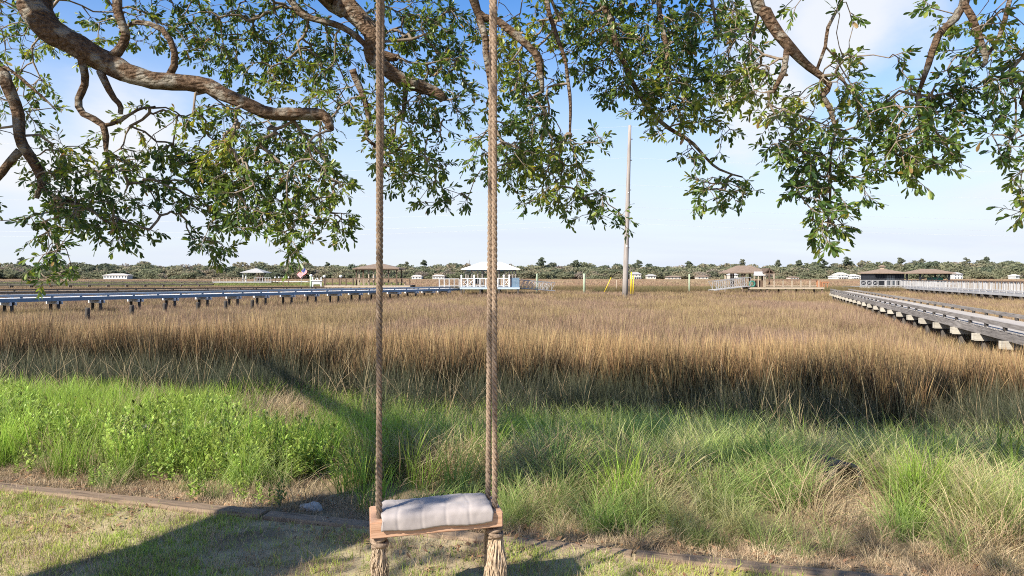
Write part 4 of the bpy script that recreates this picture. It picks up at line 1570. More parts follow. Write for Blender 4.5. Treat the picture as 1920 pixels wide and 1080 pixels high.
def trunk_mesh(h, r0, seed):
    r = random.Random(seed)
    m = MB()
    m.tube([(0, 0, -0.5), (r.uniform(-.2, .2), 0, h * 0.5), (r.uniform(-.4, .4), 0, h * 0.93)], [r0, r0 * 0.75, r0 * 0.25], 7)
    for k in range(5):
        z = h * (0.45 + 0.1 * k)
        a = r.uniform(0, 6.28)
        m.tube([(0, 0, z), (math.cos(a) * h * .1, math.sin(a) * h * .1, z + h * .06)], [r0 * .3, r0 * .1], 5)
    me = m.mesh('trunk', True)
    me.materials.append(M['fartrunk'])
    return me


def far_shore():
    r = np.random.default_rng(9)
    src = []
    for k in range(7):
        src.append(cards(oak_lumps(r, 18, 11.5), 3600, 0.5, 500 + k, M['crown']))
    for k in range(3):
        src.append(cards(oak_lumps(r, 16, 10.5), 2600, 0.42, 520 + k, M['bare']))
    for k in range(2):
        src.append(cards(oak_lumps(r, 13, 12), 2400, 0.5, 530 + k, M['pine']))
    pts, sc = [], []
    for (Y, n, hs) in ((630, 190, 0.55), (642, 190, 0.72), (656, 190, 0.86), (676, 190, 0.95), (700, 180, 1.0)):
        x = np.linspace(-0.92, 0.92, n) * Y + r.normal(0, 4, n)
        y = Y + r.normal(0, 5, n)
        pxx = x / y * FOC + 960
        # skyline of the photograph: higher towards the right, a hump at the left
        k = hs * (0.92 + 0.16 * ss(1350, 1850, pxx) + 0.10 * np.exp(-((pxx - 540) / 60) ** 2) + 0.06 * np.exp(-((pxx - 150) / 150) ** 2)) * r.uniform(0.82, 1.06, n) * 1.78
        pts.append(np.stack([x, y, np.full(n, -1.3)], 1))
        sc.append(np.stack([k * r.uniform(1.0, 1.5, n), k, k], 1))
    pts, sc = np.concatenate(pts), np.concatenate(sc)
    rot = np.stack([np.zeros(len(pts)), np.zeros(len(pts)), r.uniform(0, 6.28, len(pts))], 1)
    scatter('far_woods', 'grey green woods along the whole far shore of the marsh', 'woods', pts, sc, src, rot=rot, rng=r)
    # low scrub along the water line
    src = [cards([(0, 0, 1.2, 3, 2, 1.6), (2, 0, 1.0, 2, 2, 1.3), (-2, 0, 0.9, 2.2, 2, 1.2)], 700, 0.4, 540 + k, M['crown']) for k in range(3)]
    n = 190
    x = np.linspace(-0.92, 0.92, n) * 622 + r.normal(0, 3, n)
    k = r.uniform(0.6, 1.5, n)
    pts = np.stack([x, 620 + r.normal(0, 2, n), np.full(n, -1.3)], 1)
    keep = vnoise(x, x * 0, 25, 3) > 0.3
    scatter('shore_scrub', 'low scrub at the foot of the far woods', 'scrub', pts[keep], np.stack([k * 1.4, k, k], 1)[keep], src, rot=np.zeros((int(keep.sum()), 3)), rng=r)
    # trees that stand out above the woods, one by one
    trees = [(880, 484, 'oak', 'broad brown crowned tree above the woods left of the white pavilion roof'), (1015, 484, 'pine', 'flat topped pine above the woods right of the white pavilion'),
             (1078, 489, 'pine', 'tall pine above the woods left of the utility pole'), (1105, 490, 'oak', 'dark pine pair above the woods nearest left of the utility pole'),
             (1197, 489, 'pine', 'thin pine above the woods just right of the utility pole'), (1290, 491, 'pine', 'spreading pine above the woods over the lone right piling'),
             (1394, 487, 'pine', 'slim pine directly above the boat shelter roof'), (1459, 489, 'pine', 'small pine right of the boat shelter gable'),
             (1498, 489, 'pine', 'ragged bare pine between the boat shelter and the white houses'), (1545, 487, 'pine', 'wide flat pine left of the tallest pine'),
             (1590, 483, 'pine', 'tallest dark pine standing clear above the white houses'), (1688, 485, 'pine', 'leaning pine above the screened dock house roof'),
             (1706, 487, 'oak', 'dense round pine between the two brown roofs at the right'), (1730, 487, 'pine', 'pine above the left end of the braced pavilion roof'),
             (1755, 491, 'pine', 'low pine above the middle of the braced pavilion roof'), (1812, 485, 'pine', 'big spreading pine right of the braced pavilion'),
             (1850, 483, 'pine', 'broad pine cluster tallest at the far right'), (1917, 496, 'pine', 'pine at the far right end of the woods'),
             (40, 484, 'pine', 'dark flat pine above the woods at the far left'), (540, 489, 'oak', 'large rounded oak hump left of the flag'),
             (795, 489, 'pine', 'small dark pine between the brown and white pavilions'), (762, 492, 'pine', 'small pine just right of the brown pavilion roof'),
             (615, 493, 'pine', 'small dark pine above the brown railing lamp')]
    for i, (px, py, kd, lab) in enumerate(trees):
        Y = 655 + (i * 37) % 30
        p = P(px, py, Y)
        H = p.z + 1.3
        nm = 'pine_tree' if kd == 'pine' else 'oak_tree'
        root = thing(nm, (p.x, p.y, -1.3), lab, 'tree', 'trees rising above the far woods')
        if kd == 'pine':
            me = cards(pine_lumps(r, H, 0.55 + 0.12 * (i % 3)), 620, 0.55, 560 + i, M['pine'])
        else:
            me = cards(oak_lumps(r, H * 0.85, H), 1900, 0.6, 560 + i, M['bare'] if px in (880,) else M['crown'])
        tag(link('crown', me, root), kind='stuff')
        link('trunk', trunk_mesh(H, 0.3, i), root)


far_shore()


def far_house(px, py, w, h, Y, label, wall, roofm, storeys=2, porch=True, wings=0, rh=0.35):
    """house at the far shore: px = centre, py = foot, w and h in photograph pixels"""
    p = P(px, py, Y)
    W, H = px2m(w, Y), px2m(h, Y)
    z = -1.3
    root = thing('house', (p.x, p.y, z), label, 'house')
    H += p.z - z
    D = 9.0
    MB().box((0, D / 2, H / 2), (W, D, H)).build('wall', wall, root)
    o = hip_roof(MB(), W * 1.1, D * 1.15, 0, H * rh, W * 0.5, 0.3).build('roof', roofm, root)
    o.location = (0, D / 2, H + 0.02)
    n = max(3, int(W / 2.6))
    wm = MB().box((0, 0, 0), (1.15, 0.1, 1.5)).mesh('window')
    gm = MB().box((0, -0.035, 0), (0.95, 0.1, 1.3)).mesh('pane')
    for s in range(storeys):
        for i in range(n):
            o = link('window', wm, root, M['white'])
            o.location = (-W / 2 + W * (i + 0.5) / n, -0.06, H * (s + 0.55) / storeys + 0.4)
            g = link('pane', gm, o, M['glass'])
    if porch:
        MB().box((0, -1.2, H * 0.5), (W * 0.92, 2.2, 0.25)).build('balcony', M['white'], root)
        for i in range(5):
            MB().box((-W * 0.44 + W * 0.88 * i / 4, -2.1, H * 0.25 - 0.08), (0.25, 0.25, H * 0.5 - 0.18)).build('column', M['white'], root)
    for k in range(wings):
        s = (-1, 1)[k % 2]
        MB().box((s * (W * 0.5 + W * 0.22), D / 2 + 0.6, H * 0.3), (W * 0.42, D * 0.8, H * 0.6)).build('wing', wall, root)
        o = hip_roof(MB(), W * 0.5, D * 0.9, 0, H * 0.2, W * 0.2, 0.2).build('wing_roof', roofm, root)
        o.location = (s * (W * 0.5 + W * 0.24), D / 2 + 0.6, H * 0.6 + 0.01)


YS = 606.0
far_house(1580, 524, 20, 9.5, YS, 'larger two storey white house left of the screened dock house', M['housewhite'], M['whitemetal'], 2, True, 1)
far_house(1604, 524, 14, 7, YS - 4, 'smaller white house just right of the larger white house', M['housewhite'], M['whitemetal'], 2, True, 0)
far_house(1620, 524, 10, 5, YS - 6, 'lowest white cottage nearest the screened dock house', M['housewhite'], M['whitemetal'], 1, False, 0)
far_house(1376, 522, 15, 7, YS, 'pale house half hidden left of the boat shelter', M['sand'], M['shingle_grey'], 2, True, 0)
far_house(1318, 522, 20, 3.5, YS, 'low grey house right of the lone piling', M['sand'], M['shingle'], 1, False, 0)
far_house(1264, 522, 26, 3, YS, 'low dark roofed house in the woods right of the pole', M['sand'], M['shingle'], 1, False, 0)
far_house(1222, 522, 16, 5, YS + 3, 'pale house second right of the utility pole', M['sand'], M['shingle_grey'], 1, False, 0)
far_house(1193, 522, 18, 8, YS + 2, 'grey roofed house just right of the utility pole', M['sand'], M['shingle_grey'], 2, True, 0)
far_house(1490, 523.5, 16, 3.5, YS, 'low brown roofed house right of the boat shelter gable', M['sand'], M['shingle'], 1, False, 0)
far_house(822, 521, 22, 3.5, YS, 'low white building left of the white pavilion', M['housewhite'], M['sand'], 1, False, 0)
far_house(781, 521, 18, 3, YS, 'low white building right of the brown pavilion', M['housewhite'], M['whitemetal'], 1, False, 0)
far_house(216, 520, 44, 4, YS, 'long low white building before the woods at the left', M['housewhite'], M['whitemetal'], 1, False, 0)
far_house(1797, 521, 16, 7, YS + 4, 'pale house behind the right end of the braced pavilion', M['housewhite'], M['shingle_grey'], 2, False, 0)
far_house(1908, 520, 8, 3, YS, 'tiny white building at the far right of the shore', M['housewhite'], M['whitemetal'], 1, False, 0)

# ------------------------------------------------------------------ timber edging, stone, dark opening
xj = [-8.7, -6.35, -4.0, -1.65, 0.70, 3.05, 5.4]
labs = ('beyond the left end of the view', 'at the far left below the leafy weeds', 'left of centre with straw lying against it', 'passing behind the swing seat', 'right of the swing in shade', 'at the lower right corner')
for i in range(6):
    x0, x1 = xj[i] + 0.012, xj[i + 1] - 0.012
    y0, y1 = float(Lx(x0)), float(Lx(x1))
    c = ((x0 + x1) / 2, (y0 + y1) / 2 + (0.012 if i % 2 else -0.012))
    Ln = math.hypot(x1 - x0, y1 - y0)
    m = MB()
    n = 28
    rr = random.Random(i)
    prof = [(-0.055, 0.0), (-0.058, 0.075), (-0.045, 0.092), (0.045, 0.094), (0.058, 0.078), (0.055, 0.0)]
    rows = []
    for k in range(n + 1):
        u = -Ln / 2 + Ln * k / n
        wob = 0.004 * math.sin(k * 0.7 + i) + rr.uniform(-.0015, .0015)
        rows.append([(u, a + wob, b + (rr.uniform(-.002, .002) if b > 0 else -0.05)) for a, b in prof])
    for k in range(n):
        for j in range(6):
            a, b = rows[k], rows[k + 1]
            m.poly([a[j], a[(j + 1) % 6], b[(j + 1) % 6], b[j]])
    m.poly(rows[0][::-1]).poly(rows[-1])
    o = m.build('landscape_timber', M['edging'], None)
    o.location = (c[0], c[1], -0.078 + 0.008 * (i % 3))
    o.rotation_euler = (0, 0.004 * (i % 2), math.atan2(y1 - y0, x1 - x0))
    tag(o, 'weathered edging timber ' + labs[i], 'edging timber', 'edging timbers along the lawn')


def lump(name, label, cat, loc, s, mat, seed, sub=3):
    import bmesh
    bm = bmesh.new()
    bmesh.ops.create_icosphere(bm, subdivisions=sub, radius=1)
    for v in bm.verts:
        k = 1 + 0.35 * mnoise.noise(v.co * 1.4 + Vector((seed, 0, 0))) + 0.12 * mnoise.noise(v.co * 4 + Vector((0, seed, 0)))
        v.co = Vector((v.co.x * s[0], v.co.y * s[1], v.co.z * s[2])) * k
    me = bpy.data.meshes.new(name)
    bm.to_mesh(me)
    bm.free()
    shade(me)
    o = link(name, me, None, mat)
    o.location = loc
    return tag(o, label, cat)


zz = lambda x, y: float(ground_z(x, y))
lump('stone', 'pale grey stone half buried at the foot of the weeds left of the swing', 'stone', (-1.43, 4.86, zz(-1.43, 4.86) + 0.005), (0.09, 0.06, 0.045), M['stone'], 3)


def round_opening():
    """dark ribbed ring, its form guessed for a dark spot in the grass"""
    Y = 5.8
    c = P(1578, 888, Y)
    root = thing('dark_opening', (c.x, c.y, zz(c.x, c.y)), 'dark round opening half covered by grass at the right', 'pipe', None, 0.25)
    R = 0.155
    m = MB()
    prof = []
    for i in range(9):
        y = -0.05 + i * 0.045
        prof.append((y, R + 0.012 * (i % 2)))
    n = 24
    for (ya, ra), (yb, rb) in zip(prof[:-1], prof[1:]):
        for k in range(n):
            a, b = 2 * PI * k / n, 2 * PI * (k + 1) / n
            for s, dr in ((1, 0), (-1, -0.014)):
                q = [((ra + dr) * math.cos(a), ya, (ra + dr) * math.sin(a)), ((ra + dr) * math.cos(b), ya, (ra + dr) * math.sin(b)), ((rb + dr) * math.cos(b), yb, (rb + dr) * math.sin(b)), ((rb + dr) * math.cos(a), yb, (rb + dr) * math.sin(a))]
                m.poly(q[::s])
    o = m.build('opening_ring', M['nearblack'], root)
    o.location = (0, 0, 0.075)
    m = MB()
    m.tube([(R * math.cos(t), -0.055, R * math.sin(t)) for t in np.linspace(0, 2 * PI, 25)], 0.02, 8, cap=False)
    o = m.build('opening_rim', M['nearblack'], root, True)
    o.location = (0, 0, 0.075)


round_opening()


def cane_plant(i, px, py, Y, H, label, n=7):
    p = P(px, py, Y)
    p.z = zz(p.x, p.y)
    root = thing('cane_plant', p, label, 'plant', 'broad bladed plants among the bank grass')
    r = random.Random(40 + i)
    for k in range(n):
        az = r.uniform(0, 2 * PI)
        h = H * r.uniform(0.6, 1.0)
        ln = r.uniform(0.05, 0.35)
        dr = r.uniform(0.2, 1.5)
        w = 0.016 * r.uniform(0.8, 1.3)
        V, T, loops, starts = [], [], [], []
        ang = ln
        x = y = 0.0
        z = -0.05
        S = 8
        for s in range(S + 1):
            t = s / S
            ww = w * (1 - t ** 2) + 0.0008
            fx, fy = -math.sin(az) * ww, math.cos(az) * ww
            V += [(x - fx, y - fy, z), (x + 0.004 * math.cos(az), y + 0.004 * math.sin(az), z - ww * 0.3), (x + fx, y + fy, z)]
            T += [t, t, t]
            x += math.sin(ang) * math.cos(az) * h / S
            y += math.sin(ang) * math.sin(az) * h / S
            z += math.cos(ang) * h / S
            ang += dr * (t ** 2) * 0.55
        for s in range(S):
            b = 3 * s
            for c in (0, 1):
                starts.append(len(loops))
                loops += [b + c, b + c + 1, b + c + 4, b + c + 3]
        me = np_mesh('blade', np.array(V), loops, starts, {'t': T, 'r': [r.uniform(0, 1)] * len(V)})
        shade(me)
        link('blade', me, root, M['cane'])


for i, (px, py, Y, H, lab) in enumerate(((1390, 880, 6.9, 0.62, 'arching broad bladed plant in the middle of the right bank'), (1446, 910, 6.4, 0.66, 'yellow green broad bladed plant with drooping tips left of the dark opening'),
                                         (1588, 900, 6.1, 0.60, 'upright broad bladed plant standing in front of the dark opening'), (1692, 830, 7.6, 0.66, 'broad bladed plant behind and right of the dark opening'),
                                         (1772, 870, 6.9, 0.60, 'broad bladed plant among pale straw near the right edge'), (1868, 880, 6.6, 0.72, 'tallest broad bladed plant at the right edge'),
                                         (1900, 900, 6.2, 0.66, 'broad bladed plant cut by the right edge'), (1538, 845, 7.4, 0.5, 'small broad bladed plant behind the dark opening'),
                                         (1030, 850, 7.6, 0.75, 'broad bladed plant with one bent blade right of the right rope'), (1880, 1010, 4.6, 0.4, 'low broad bladed plant in the lower right corner'),
                                         (1830, 990, 4.8, 0.42, 'low broad bladed plant left of the corner one'), (1700, 1000, 4.7, 0.4, 'low broad bladed plant at the lower right of the bank'))):
    cane_plant(i, px, py, Y, H, lab)


# ------------------------------------------------------------------ swing
def rope_mb(pts, R=0.0142, pitch=0.078, n=7, per=11):
    """three strand laid rope along a polyline"""
    pts = [Vector(p) for p in pts]
    seg = [(b - a).length for a, b in zip(pts[:-1], pts[1:])]
    tot = sum(seg)
    N = max(8, int(tot / pitch * per))
    m = MB()

    def at(s):
        for a, b, l in zip(pts[:-1], pts[1:], seg):
            if s <= l or b is pts[-1]:
                return a.lerp(b, min(max(s / l, 0), 1)), (b - a).normalized()
            s -= l
    for k in range(3):
        line = []
        for i in range(N + 1):
            s = tot * i / N
            p, d = at(s)
            ref = Vector((1, 0, 0)) if abs(d.x) < 0.8 else Vector((0, 0, 1))
            u = d.cross(ref).normalized()
            v = d.cross(u)
            a = -2 * PI * (s / pitch + k / 3)
            line.append(p + (u * math.cos(a) + v * math.sin(a)) * R * 0.54)
        m.tube(line, R * 0.475, n)
    return m


def tassel(root, loc, H, R, n, seed, big=1.0):
    """hanging frayed rope end"""
    r = random.Random(seed)
    m = MB()
    for i in range(n):
        a = r.uniform(0, 2 * PI)
        q = math.sqrt(r.uniform(0, 1))
        h = H * r.uniform(0.55, 1.08)
        pts = []
        ph, am = r.uniform(0, 6), r.uniform(0.001, 0.011)
        for k in range(8):
            t = k / 7
            rad = 0.008 + (R - 0.008) * (t ** 0.6) * q
            rad *= 1 - 0.15 * max(0, t - 0.7) / 0.3
            tw = a + (0.5 + 0.5 * math.sin(ph)) * t
            pts.append((loc[0] + rad * math.cos(tw) + am * math.sin(ph + t * 13), loc[1] + rad * math.sin(tw) + am * math.cos(ph + t * 11), loc[2] - h * t))
        m.tube(pts, [0.0026 * big * (1 - 0.5 * k / 7) for k in range(8)], 4)
    return m.build('frayed_end', M['fray'], root, True)


def knot(root, loc, R=0.026):
    m = MB()
    for j, (tx, ty, dz, k) in enumerate(((0.25, 0.1, 0.004, 1.0), (-0.3, 0.2, -0.016, 1.05), (0.1, -0.35, -0.034, 0.85))):
        pts = []
        for t in np.linspace(0, 2 * PI, 19):
            x, y = R * k * math.cos(t), R * k * math.sin(t)
            pts.append((loc[0] + x, loc[1] + y, loc[2] - 0.018 + dz + tx * x + ty * y))
        m.tube(pts, 0.0125, 8, cap=False)
    m.tube([(loc[0], loc[1], loc[2] + 0.0), (loc[0], loc[1], loc[2] - 0.06)], 0.018, 8)
    return m.build('knot', M['rope'], root, True)


SW = Vector((-0.341, 3.135, 0.0))
YAW = math.radians(12.2)
swing = thing('tree_swing', (SW.x, SW.y, 0.497), 'wooden plank swing hanging on twisted rope from the oak', 'swing', None, YAW)
swi = Matrix.Translation(swing.location) @ Matrix.Rotation(YAW, 4, 'Z')
swi_inv = swi.inverted()
LIMB_Z = 5.05


def seat():
    import bmesh
    bm = bmesh.new()
    bmesh.ops.create_cube(bm, size=1)
    for v in bm.verts:
        v.co = Vector((v.co.x * 0.612, v.co.y * 0.235 + 0.1175, v.co.z * 0.075 - 0.0375))
    bmesh.ops.bevel(bm, geom=bm.edges[:], offset=0.005, segments=2, affect='EDGES')
    me = bpy.data.meshes.new('seat')
    bm.to_mesh(me)
    bm.free()
    o = link('seat', me, swing, M['seatwood'])
    o.rotation_euler = (0, math.radians(-0.9), 0)
    # dark ring of each rope hole
    return o


seat()
for (lx_, ly_, top_y, sd, nn, RR, hh) in ((-0.262, 0.055, 3.06, 1, 130, 0.050, 0.30), (-0.264, 0.185, 3.36, 2, 60, 0.034, 0.24), (0.277, 0.055, 3.06, 3, 260, 0.062, 0.42), (0.268, 0.185, 3.36, 4, 70, 0.022, 0.40)):
    zt = 0.002 + 0.0157 * lx_
    xw = {1: -0.601, 2: -0.625, 3: -0.083, 4: -0.083}[sd]
    top = swi_inv @ Vector((xw, top_y, LIMB_Z + 0.02))
    pts = [Vector((lx_, ly_, -0.12)), Vector((lx_, ly_, zt)), top]
    rope_mb(pts).build('rope', M['rope'], swing, True)
    knot(swing, (lx_, ly_, -0.078), 0.030 if sd in (1, 3) else 0.024)
    tassel(swing, (lx_ + (0.006 if sd == 3 else 0), ly_, -0.085), hh, RR, nn, sd, 1.15 if sd == 3 else 1.0)
# turns of rope over the limb
for xw in (-0.613, -0.083):
    pts = []
    for t in np.linspace(0, PI, 15):
        pts.append(swi_inv @ Vector((xw, 3.21 - 0.15 * math.cos(t), LIMB_Z + 0.02 + 0.14 * math.sin(t))))
    rope_mb(pts).build('rope_loop', M['rope'], swing, True)


def cushion():
    """folded grey quilted blanket draped over the seat front"""
    root_loc = swi @ Vector((0.0, 0.0, 0.0))
    nx, npf = 120, 60
    # closed profile in (y, z): over the top from the back edge to the hanging front, then back beneath
    outer = [(0.205, 0.004), (0.213, 0.014), (0.209, 0.026), (0.196, 0.034), (0.15, 0.036), (0.11, 0.033), (0.07, 0.035), (0.025, 0.035), (-0.002, 0.030), (-0.014, 0.017), (-0.016, 0.0), (-0.017, -0.02), (-0.017, -0.042)]
    inner = [(-0.009, -0.045), (-0.0045, -0.02), (-0.004, -0.004), (0.0, 0.003), (0.06, 0.0035), (0.14, 0.0035)]
    prof = outer + inner
    P2 = np.array(prof + [prof[0]])
    sl = np.concatenate([[0], np.cumsum(np.linalg.norm(np.diff(P2, axis=0), axis=1))])
    smp = np.linspace(0, sl[-1], npf, endpoint=False)
    py_ = np.interp(smp, sl, P2[:, 0])
    pz_ = np.interp(smp, sl, P2[:, 1])
    out_len = sl[len(outer) - 1]
    xs = np.linspace(-0.252, 0.254, nx)
    V = []
    seams = [-0.178, -0.068, 0.042, 0.150]
    for i, x in enumerate(xs):
        for j in range(npf):
            y, z = py_[j], pz_[j]
            s = smp[j]
            if s < out_len + 0.004:
                pv = 0.0
                for q in seams:
                    pv += math.exp(-((x - q + 0.006 * math.sin(s * 30)) / 0.007) ** 2)
                lon = math.exp(-((s - 0.135 - 0.008 * math.sin(x * 14)) / 0.008) ** 2)
                nz = mnoise.noise(Vector((x * 16, s * 14, 3.1))) * 0.004 + mnoise.noise(Vector((x * 40, s * 34, 7.7))) * 0.0016
                edge = min(1.0, (0.5 - abs(x / 0.506)) / 0.05) if abs(x) < 0.253 else 0.0
                puff = 0.004 * math.sin(PI * ((x + 0.178) / 0.11 % 1.0))
                dn = nz * 0.9 - 0.0022 * min(pv, 1) - 0.0028 * lon + puff * 0.12
                k0, k1 = (j - 1) % npf, (j + 1) % npf
                ty, tz = py_[k1] - py_[k0], pz_[k1] - pz_[k0]
                ln = math.hypot(ty, tz) or 1
                ny, nz_ = tz / ln, -ty / ln
                y += ny * dn
                z += nz_ * dn
            # the end folds sag and the back edge is uneven
            y += 0.006 * math.sin(x * 17) * (1 if y > 0.15 else 0)
            edge = (abs(x) - 0.225) / 0.03
            if edge > 0 and z > 0.005:
                z -= 0.010 * edge ** 2
            if z < 0.0:
                z += 0.004 * math.sin(x * 23 + 1)
            V.append((x + 0.004 * math.sin(j * 0.5) * (1 if abs(x) > 0.25 else 0), y, z + 0.0157 * x))
    F = []
    for i in range(nx - 1):
        for j in range(npf):
            a, b = i * npf + j, i * npf + (j + 1) % npf
            F.append((a, a + npf, b + npf, b))
    F.append(tuple(range(npf)))
    F.append(tuple((nx - 1) * npf + j for j in reversed(range(npf))))
    me = bpy.data.meshes.new('cushion')
    me.from_pydata(V, [], F)
    me.update()
    shade(me)
    o = link('cushion', me, None, M['cloth'])
    o.location = root_loc
    o.rotation_euler = (0, 0, YAW)
    tag(o, 'pale grey quilted cushion folded over the plank swing seat', 'cushion')


cushion()

# ------------------------------------------------------------------ the live oak
oak = thing('live_oak', (-5.1, 0.3, 0.0), 'old live oak whose limbs hang over the lawn from the upper left', 'tree')
OAK = Vector((-5.1, 0.3, 0.0))


def catmull(pts, rad, step=0.07):
    pts = [Vector(p) for p in pts]
    out, ro = [], []
    for i in range(len(pts) - 1):
        p0, p1, p2, p3 = pts[max(i - 1, 0)], pts[i], pts[i + 1], pts[min(i + 2, len(pts) - 1)]
        n = max(2, int((p2 - p1).length / step))
        for k in range(n):
            t = k / n
            out.append(0.5 * ((2 * p1) + (p2 - p0) * t + (2 * p0 - 5 * p1 + 4 * p2 - p3) * t * t + (3 * p1 - p0 - 3 * p2 + p3) * t ** 3))
            ro.append(rad[i] + (rad[i + 1] - rad[i]) * t)
    out.append(pts[-1])
    ro.append(rad[-1])
    return out, ro


def rough_bark(amp):
    def f(p, t):
        q = Vector((p.x * 3 + math.cos(t) * 1.2, p.y * 3 + math.sin(t) * 1.2, p.z * 3))
        return 1 + amp * 1.1 * mnoise.noise(q) + amp * 0.9 * mnoise.noise(q * 2.7) + amp * 0.5 * mnoise.noise(q * 7.0)
    return f


LIMBS = []       # (points in world, radii)


def limb(pts, rad, sides=12, amp=0.19, jit=0.045):
    seed = len(LIMBS) * 3.7
    p, r = catmull(pts, [q * 0.80 for q in rad])
    if jit:
        for i in range(1, len(p) - 1):
            p[i] = p[i] + Vector((mnoise.noise(Vector((i * 0.31, seed, 0))), mnoise.noise(Vector((i * 0.31, seed, 5))), mnoise.noise(Vector((i * 0.31, seed, 9))))) * jit * min(1, r[i] / 0.03)
    LIMBS.append((p, r, sides, amp))
    return len(LIMBS) - 1


def PL(Y, *xy):
    """pixels -> world; entries (px, py) or (px, py, dy)"""
    return [P(q[0], q[1], Y + (q[2] if len(q) > 2 else 0)) for q in xy]


def pr(Y, *w):
    return [a / FOC * Y for a in w]


# trunk
tp, trr = catmull([(-5.1, 0.3, -0.3), (-5.12, 0.3, 0.3), (-5.1, 0.35, 1.2), (-5.0, 0.5, 2.2), (-4.85, 0.7, 3.1), (-4.6, 1.0, 4.0)], [0.85, 0.66, 0.55, 0.52, 0.50, 0.38], 0.15)
# limbs
Ym = 5.2
A = limb([(-4.95, 0.7, 2.7), (-4.75, 2.2, 4.2), (-4.5, 4.0, 4.75)] + PL(Ym, (42, -40), (62, 10), (95, 55), (150, 92), (215, 126), (285, 150), (350, 156), (420, 175), (480, 201), (540, 215), (592, 214), (612, 225), (620, 245)),
         [0.33, 0.25, 0.17] + pr(Ym, 31, 30, 28, 27, 25, 21, 18, 17, 16, 14, 13, 11, 8), 16, 0.17)
limb(PL(Ym, (208, 108), (232, 60), (224, 0), (215, -50)), pr(Ym, 12, 11, 10, 9), 10)
limb(PL(Ym, (318, 140), (322, 100), (300, 55), (258, 40), (225, 60, .2)), pr(Ym, 9, 8, 7, 6, 3), 8)
limb(PL(Ym, (152, 95), (158, 125), (158, 160), (146, 185), (160, 215), (192, 236), (196, 280), (210, 325)), pr(Ym, 9, 9, 8, 8, 8, 8, 5, 3), 8)
limb(PL(Ym, (188, 135), (208, 170), (222, 195), (226, 213)), pr(Ym, 9, 8, 7, 6), 8)
limb(PL(Ym, (192, 236), (225, 222), (260, 205), (290, 200, .2)), pr(Ym, 5, 4, 3, 2), 6)
B5 = limb([(-4.5, 4.0, 4.75), (-4.35, 4.5, 4.0)] + PL(5.0, (-25, 105), (10, 155), (34, 215), (40, 270), (66, 315), (76, 350), (68, 372)), [0.12, 0.09] + pr(5.0, 15, 13, 12, 12, 11, 9, 5), 12)
limb(PL(5.0, (38, 283), (12, 308), (-10, 335), (-50, 360)), pr(5.0, 10, 9, 9, 7), 8)
limb(PL(5.0, (74, 350), (110, 368), (160, 385), (215, 425), (270, 432, .2)), pr(5.0, 6, 5, 4, 2.5, 1.5), 6)
limb(PL(5.0, (0, 120), (40, 150), (75, 180), (105, 207)), pr(5.0, 4, 4, 3, 1.5), 6)
# overhead limb that carries the swing
R_ = limb([(-4.7, 1.0, 3.8), (-4.1, 1.7, 4.7), (-3.0, 2.4, 5.0), (-1.7, 3.0, 5.05), (-0.35, 3.21, LIMB_Z), (0.9, 3.25, 5.1), (2.2, 3.3, 5.05), (3.6, 3.5, 5.2)], [0.32, 0.22, 0.17, 0.15, 0.13, 0.11, 0.09, 0.05], 14)
Yc = 6.0
limb([(-3.0, 2.4, 5.0), (-2.6, 4.2, 4.95)] + PL(Yc, (596, -22), (650, 20), (694, 60), (700, 105), (738, 143), (785, 160), (815, 175), (832, 188)), [0.13, 0.12] + pr(Yc, 24, 22, 19, 18, 17, 14, 12, 9), 12)
limb(PL(Yc, (705, 95), (735, 103), (742, 110)), pr(Yc, 12, 10, 6), 8)
limb(PL(Yc, (520, -20), (560, 22), (590, 38), (640, 47), (668, 70), (690, 92)), pr(Yc, 8, 8, 7, 7, 7, 6), 8)
limb(PL(Yc, (660, 130), (684, 190), (692, 225), (688, 260), (704, 272)), pr(Yc, 8, 7, 6, 5, 4), 8)
limb(PL(Yc, (760, 155), (757, 195), (756, 225)), pr(Yc, 7, 6, 4), 8)
Yd = 5.3
limb([(-0.9, 3.15, 5.05), (-0.5, 4.4, 4.6)] + PL(Yd, (884, -15), (903, 50), (915, 120), (924, 185), (924, 245)), [0.07, 0.06] + pr(Yd, 10, 9, 8, 7, 5), 8)
limb([(-0.9, 3.15, 5.05), (-0.4, 4.4, 4.7)] + PL(Yd, (886, -10), (935, 40), (972, 72), (1004, 100), (1014, 130), (1017, 172)), [0.07, 0.06] + pr(Yd, 10, 9, 9, 9, 8, 5), 8)
limb(PL(5.5, (1020, -40), (1028, 20), (1048, 80), (1062, 120), (1066, 180), (1070, 265)), pr(5.5, 6, 5, 5, 4, 4, 2), 6)
limb([(0.3, 3.23, 5.08), (0.5, 4.6, 4.7)] + PL(5.6, (1128, -20), (1150, 60), (1172, 120), (1195, 170), (1240, 228), (1300, 272), (1350, 316), (1392, 332)), [0.06, 0.05] + pr(5.6, 8, 7, 6, 6, 5, 4, 3, 2), 8)
limb(PL(5.6, (1228, -30), (1240, 40), (1250, 100), (1236, 150), (1240, 185)), pr(5.6, 7, 6, 6, 4, 3), 6)
limb(PL(5.6, (1330, -30), (1340, 30), (1348, 75)), pr(5.6, 5, 4, 3), 6)
Yg = 4.5
G = limb([(0.9, 3.25, 5.1), (1.3, 3.9, 4.4)] + PL(Yg, (1414, -25), (1440, 22), (1464, 62), (1478, 92), (1510, 122), (1553, 156), (1538, 184), (1558, 206), (1568, 245)), [0.09, 0.075] + pr(Yg, 15, 14, 13, 12, 9, 7, 7, 6, 4), 10)
limb(PL(Yg, (1476, 88), (1470, 130), (1450, 172)), pr(Yg, 8, 7, 5), 8)
limb(PL(Yg, (1530, 135), (1546, 88), (1552, 52), (1578, 5), (1590, -25)), pr(Yg, 4, 4, 4, 3, 3), 6)
limb(PL(Yg, (1568, 240), (1558, 300), (1556, 370), (1552, 430)), pr(Yg, 4, 3, 3, 2), 6)
Yh = 4.3
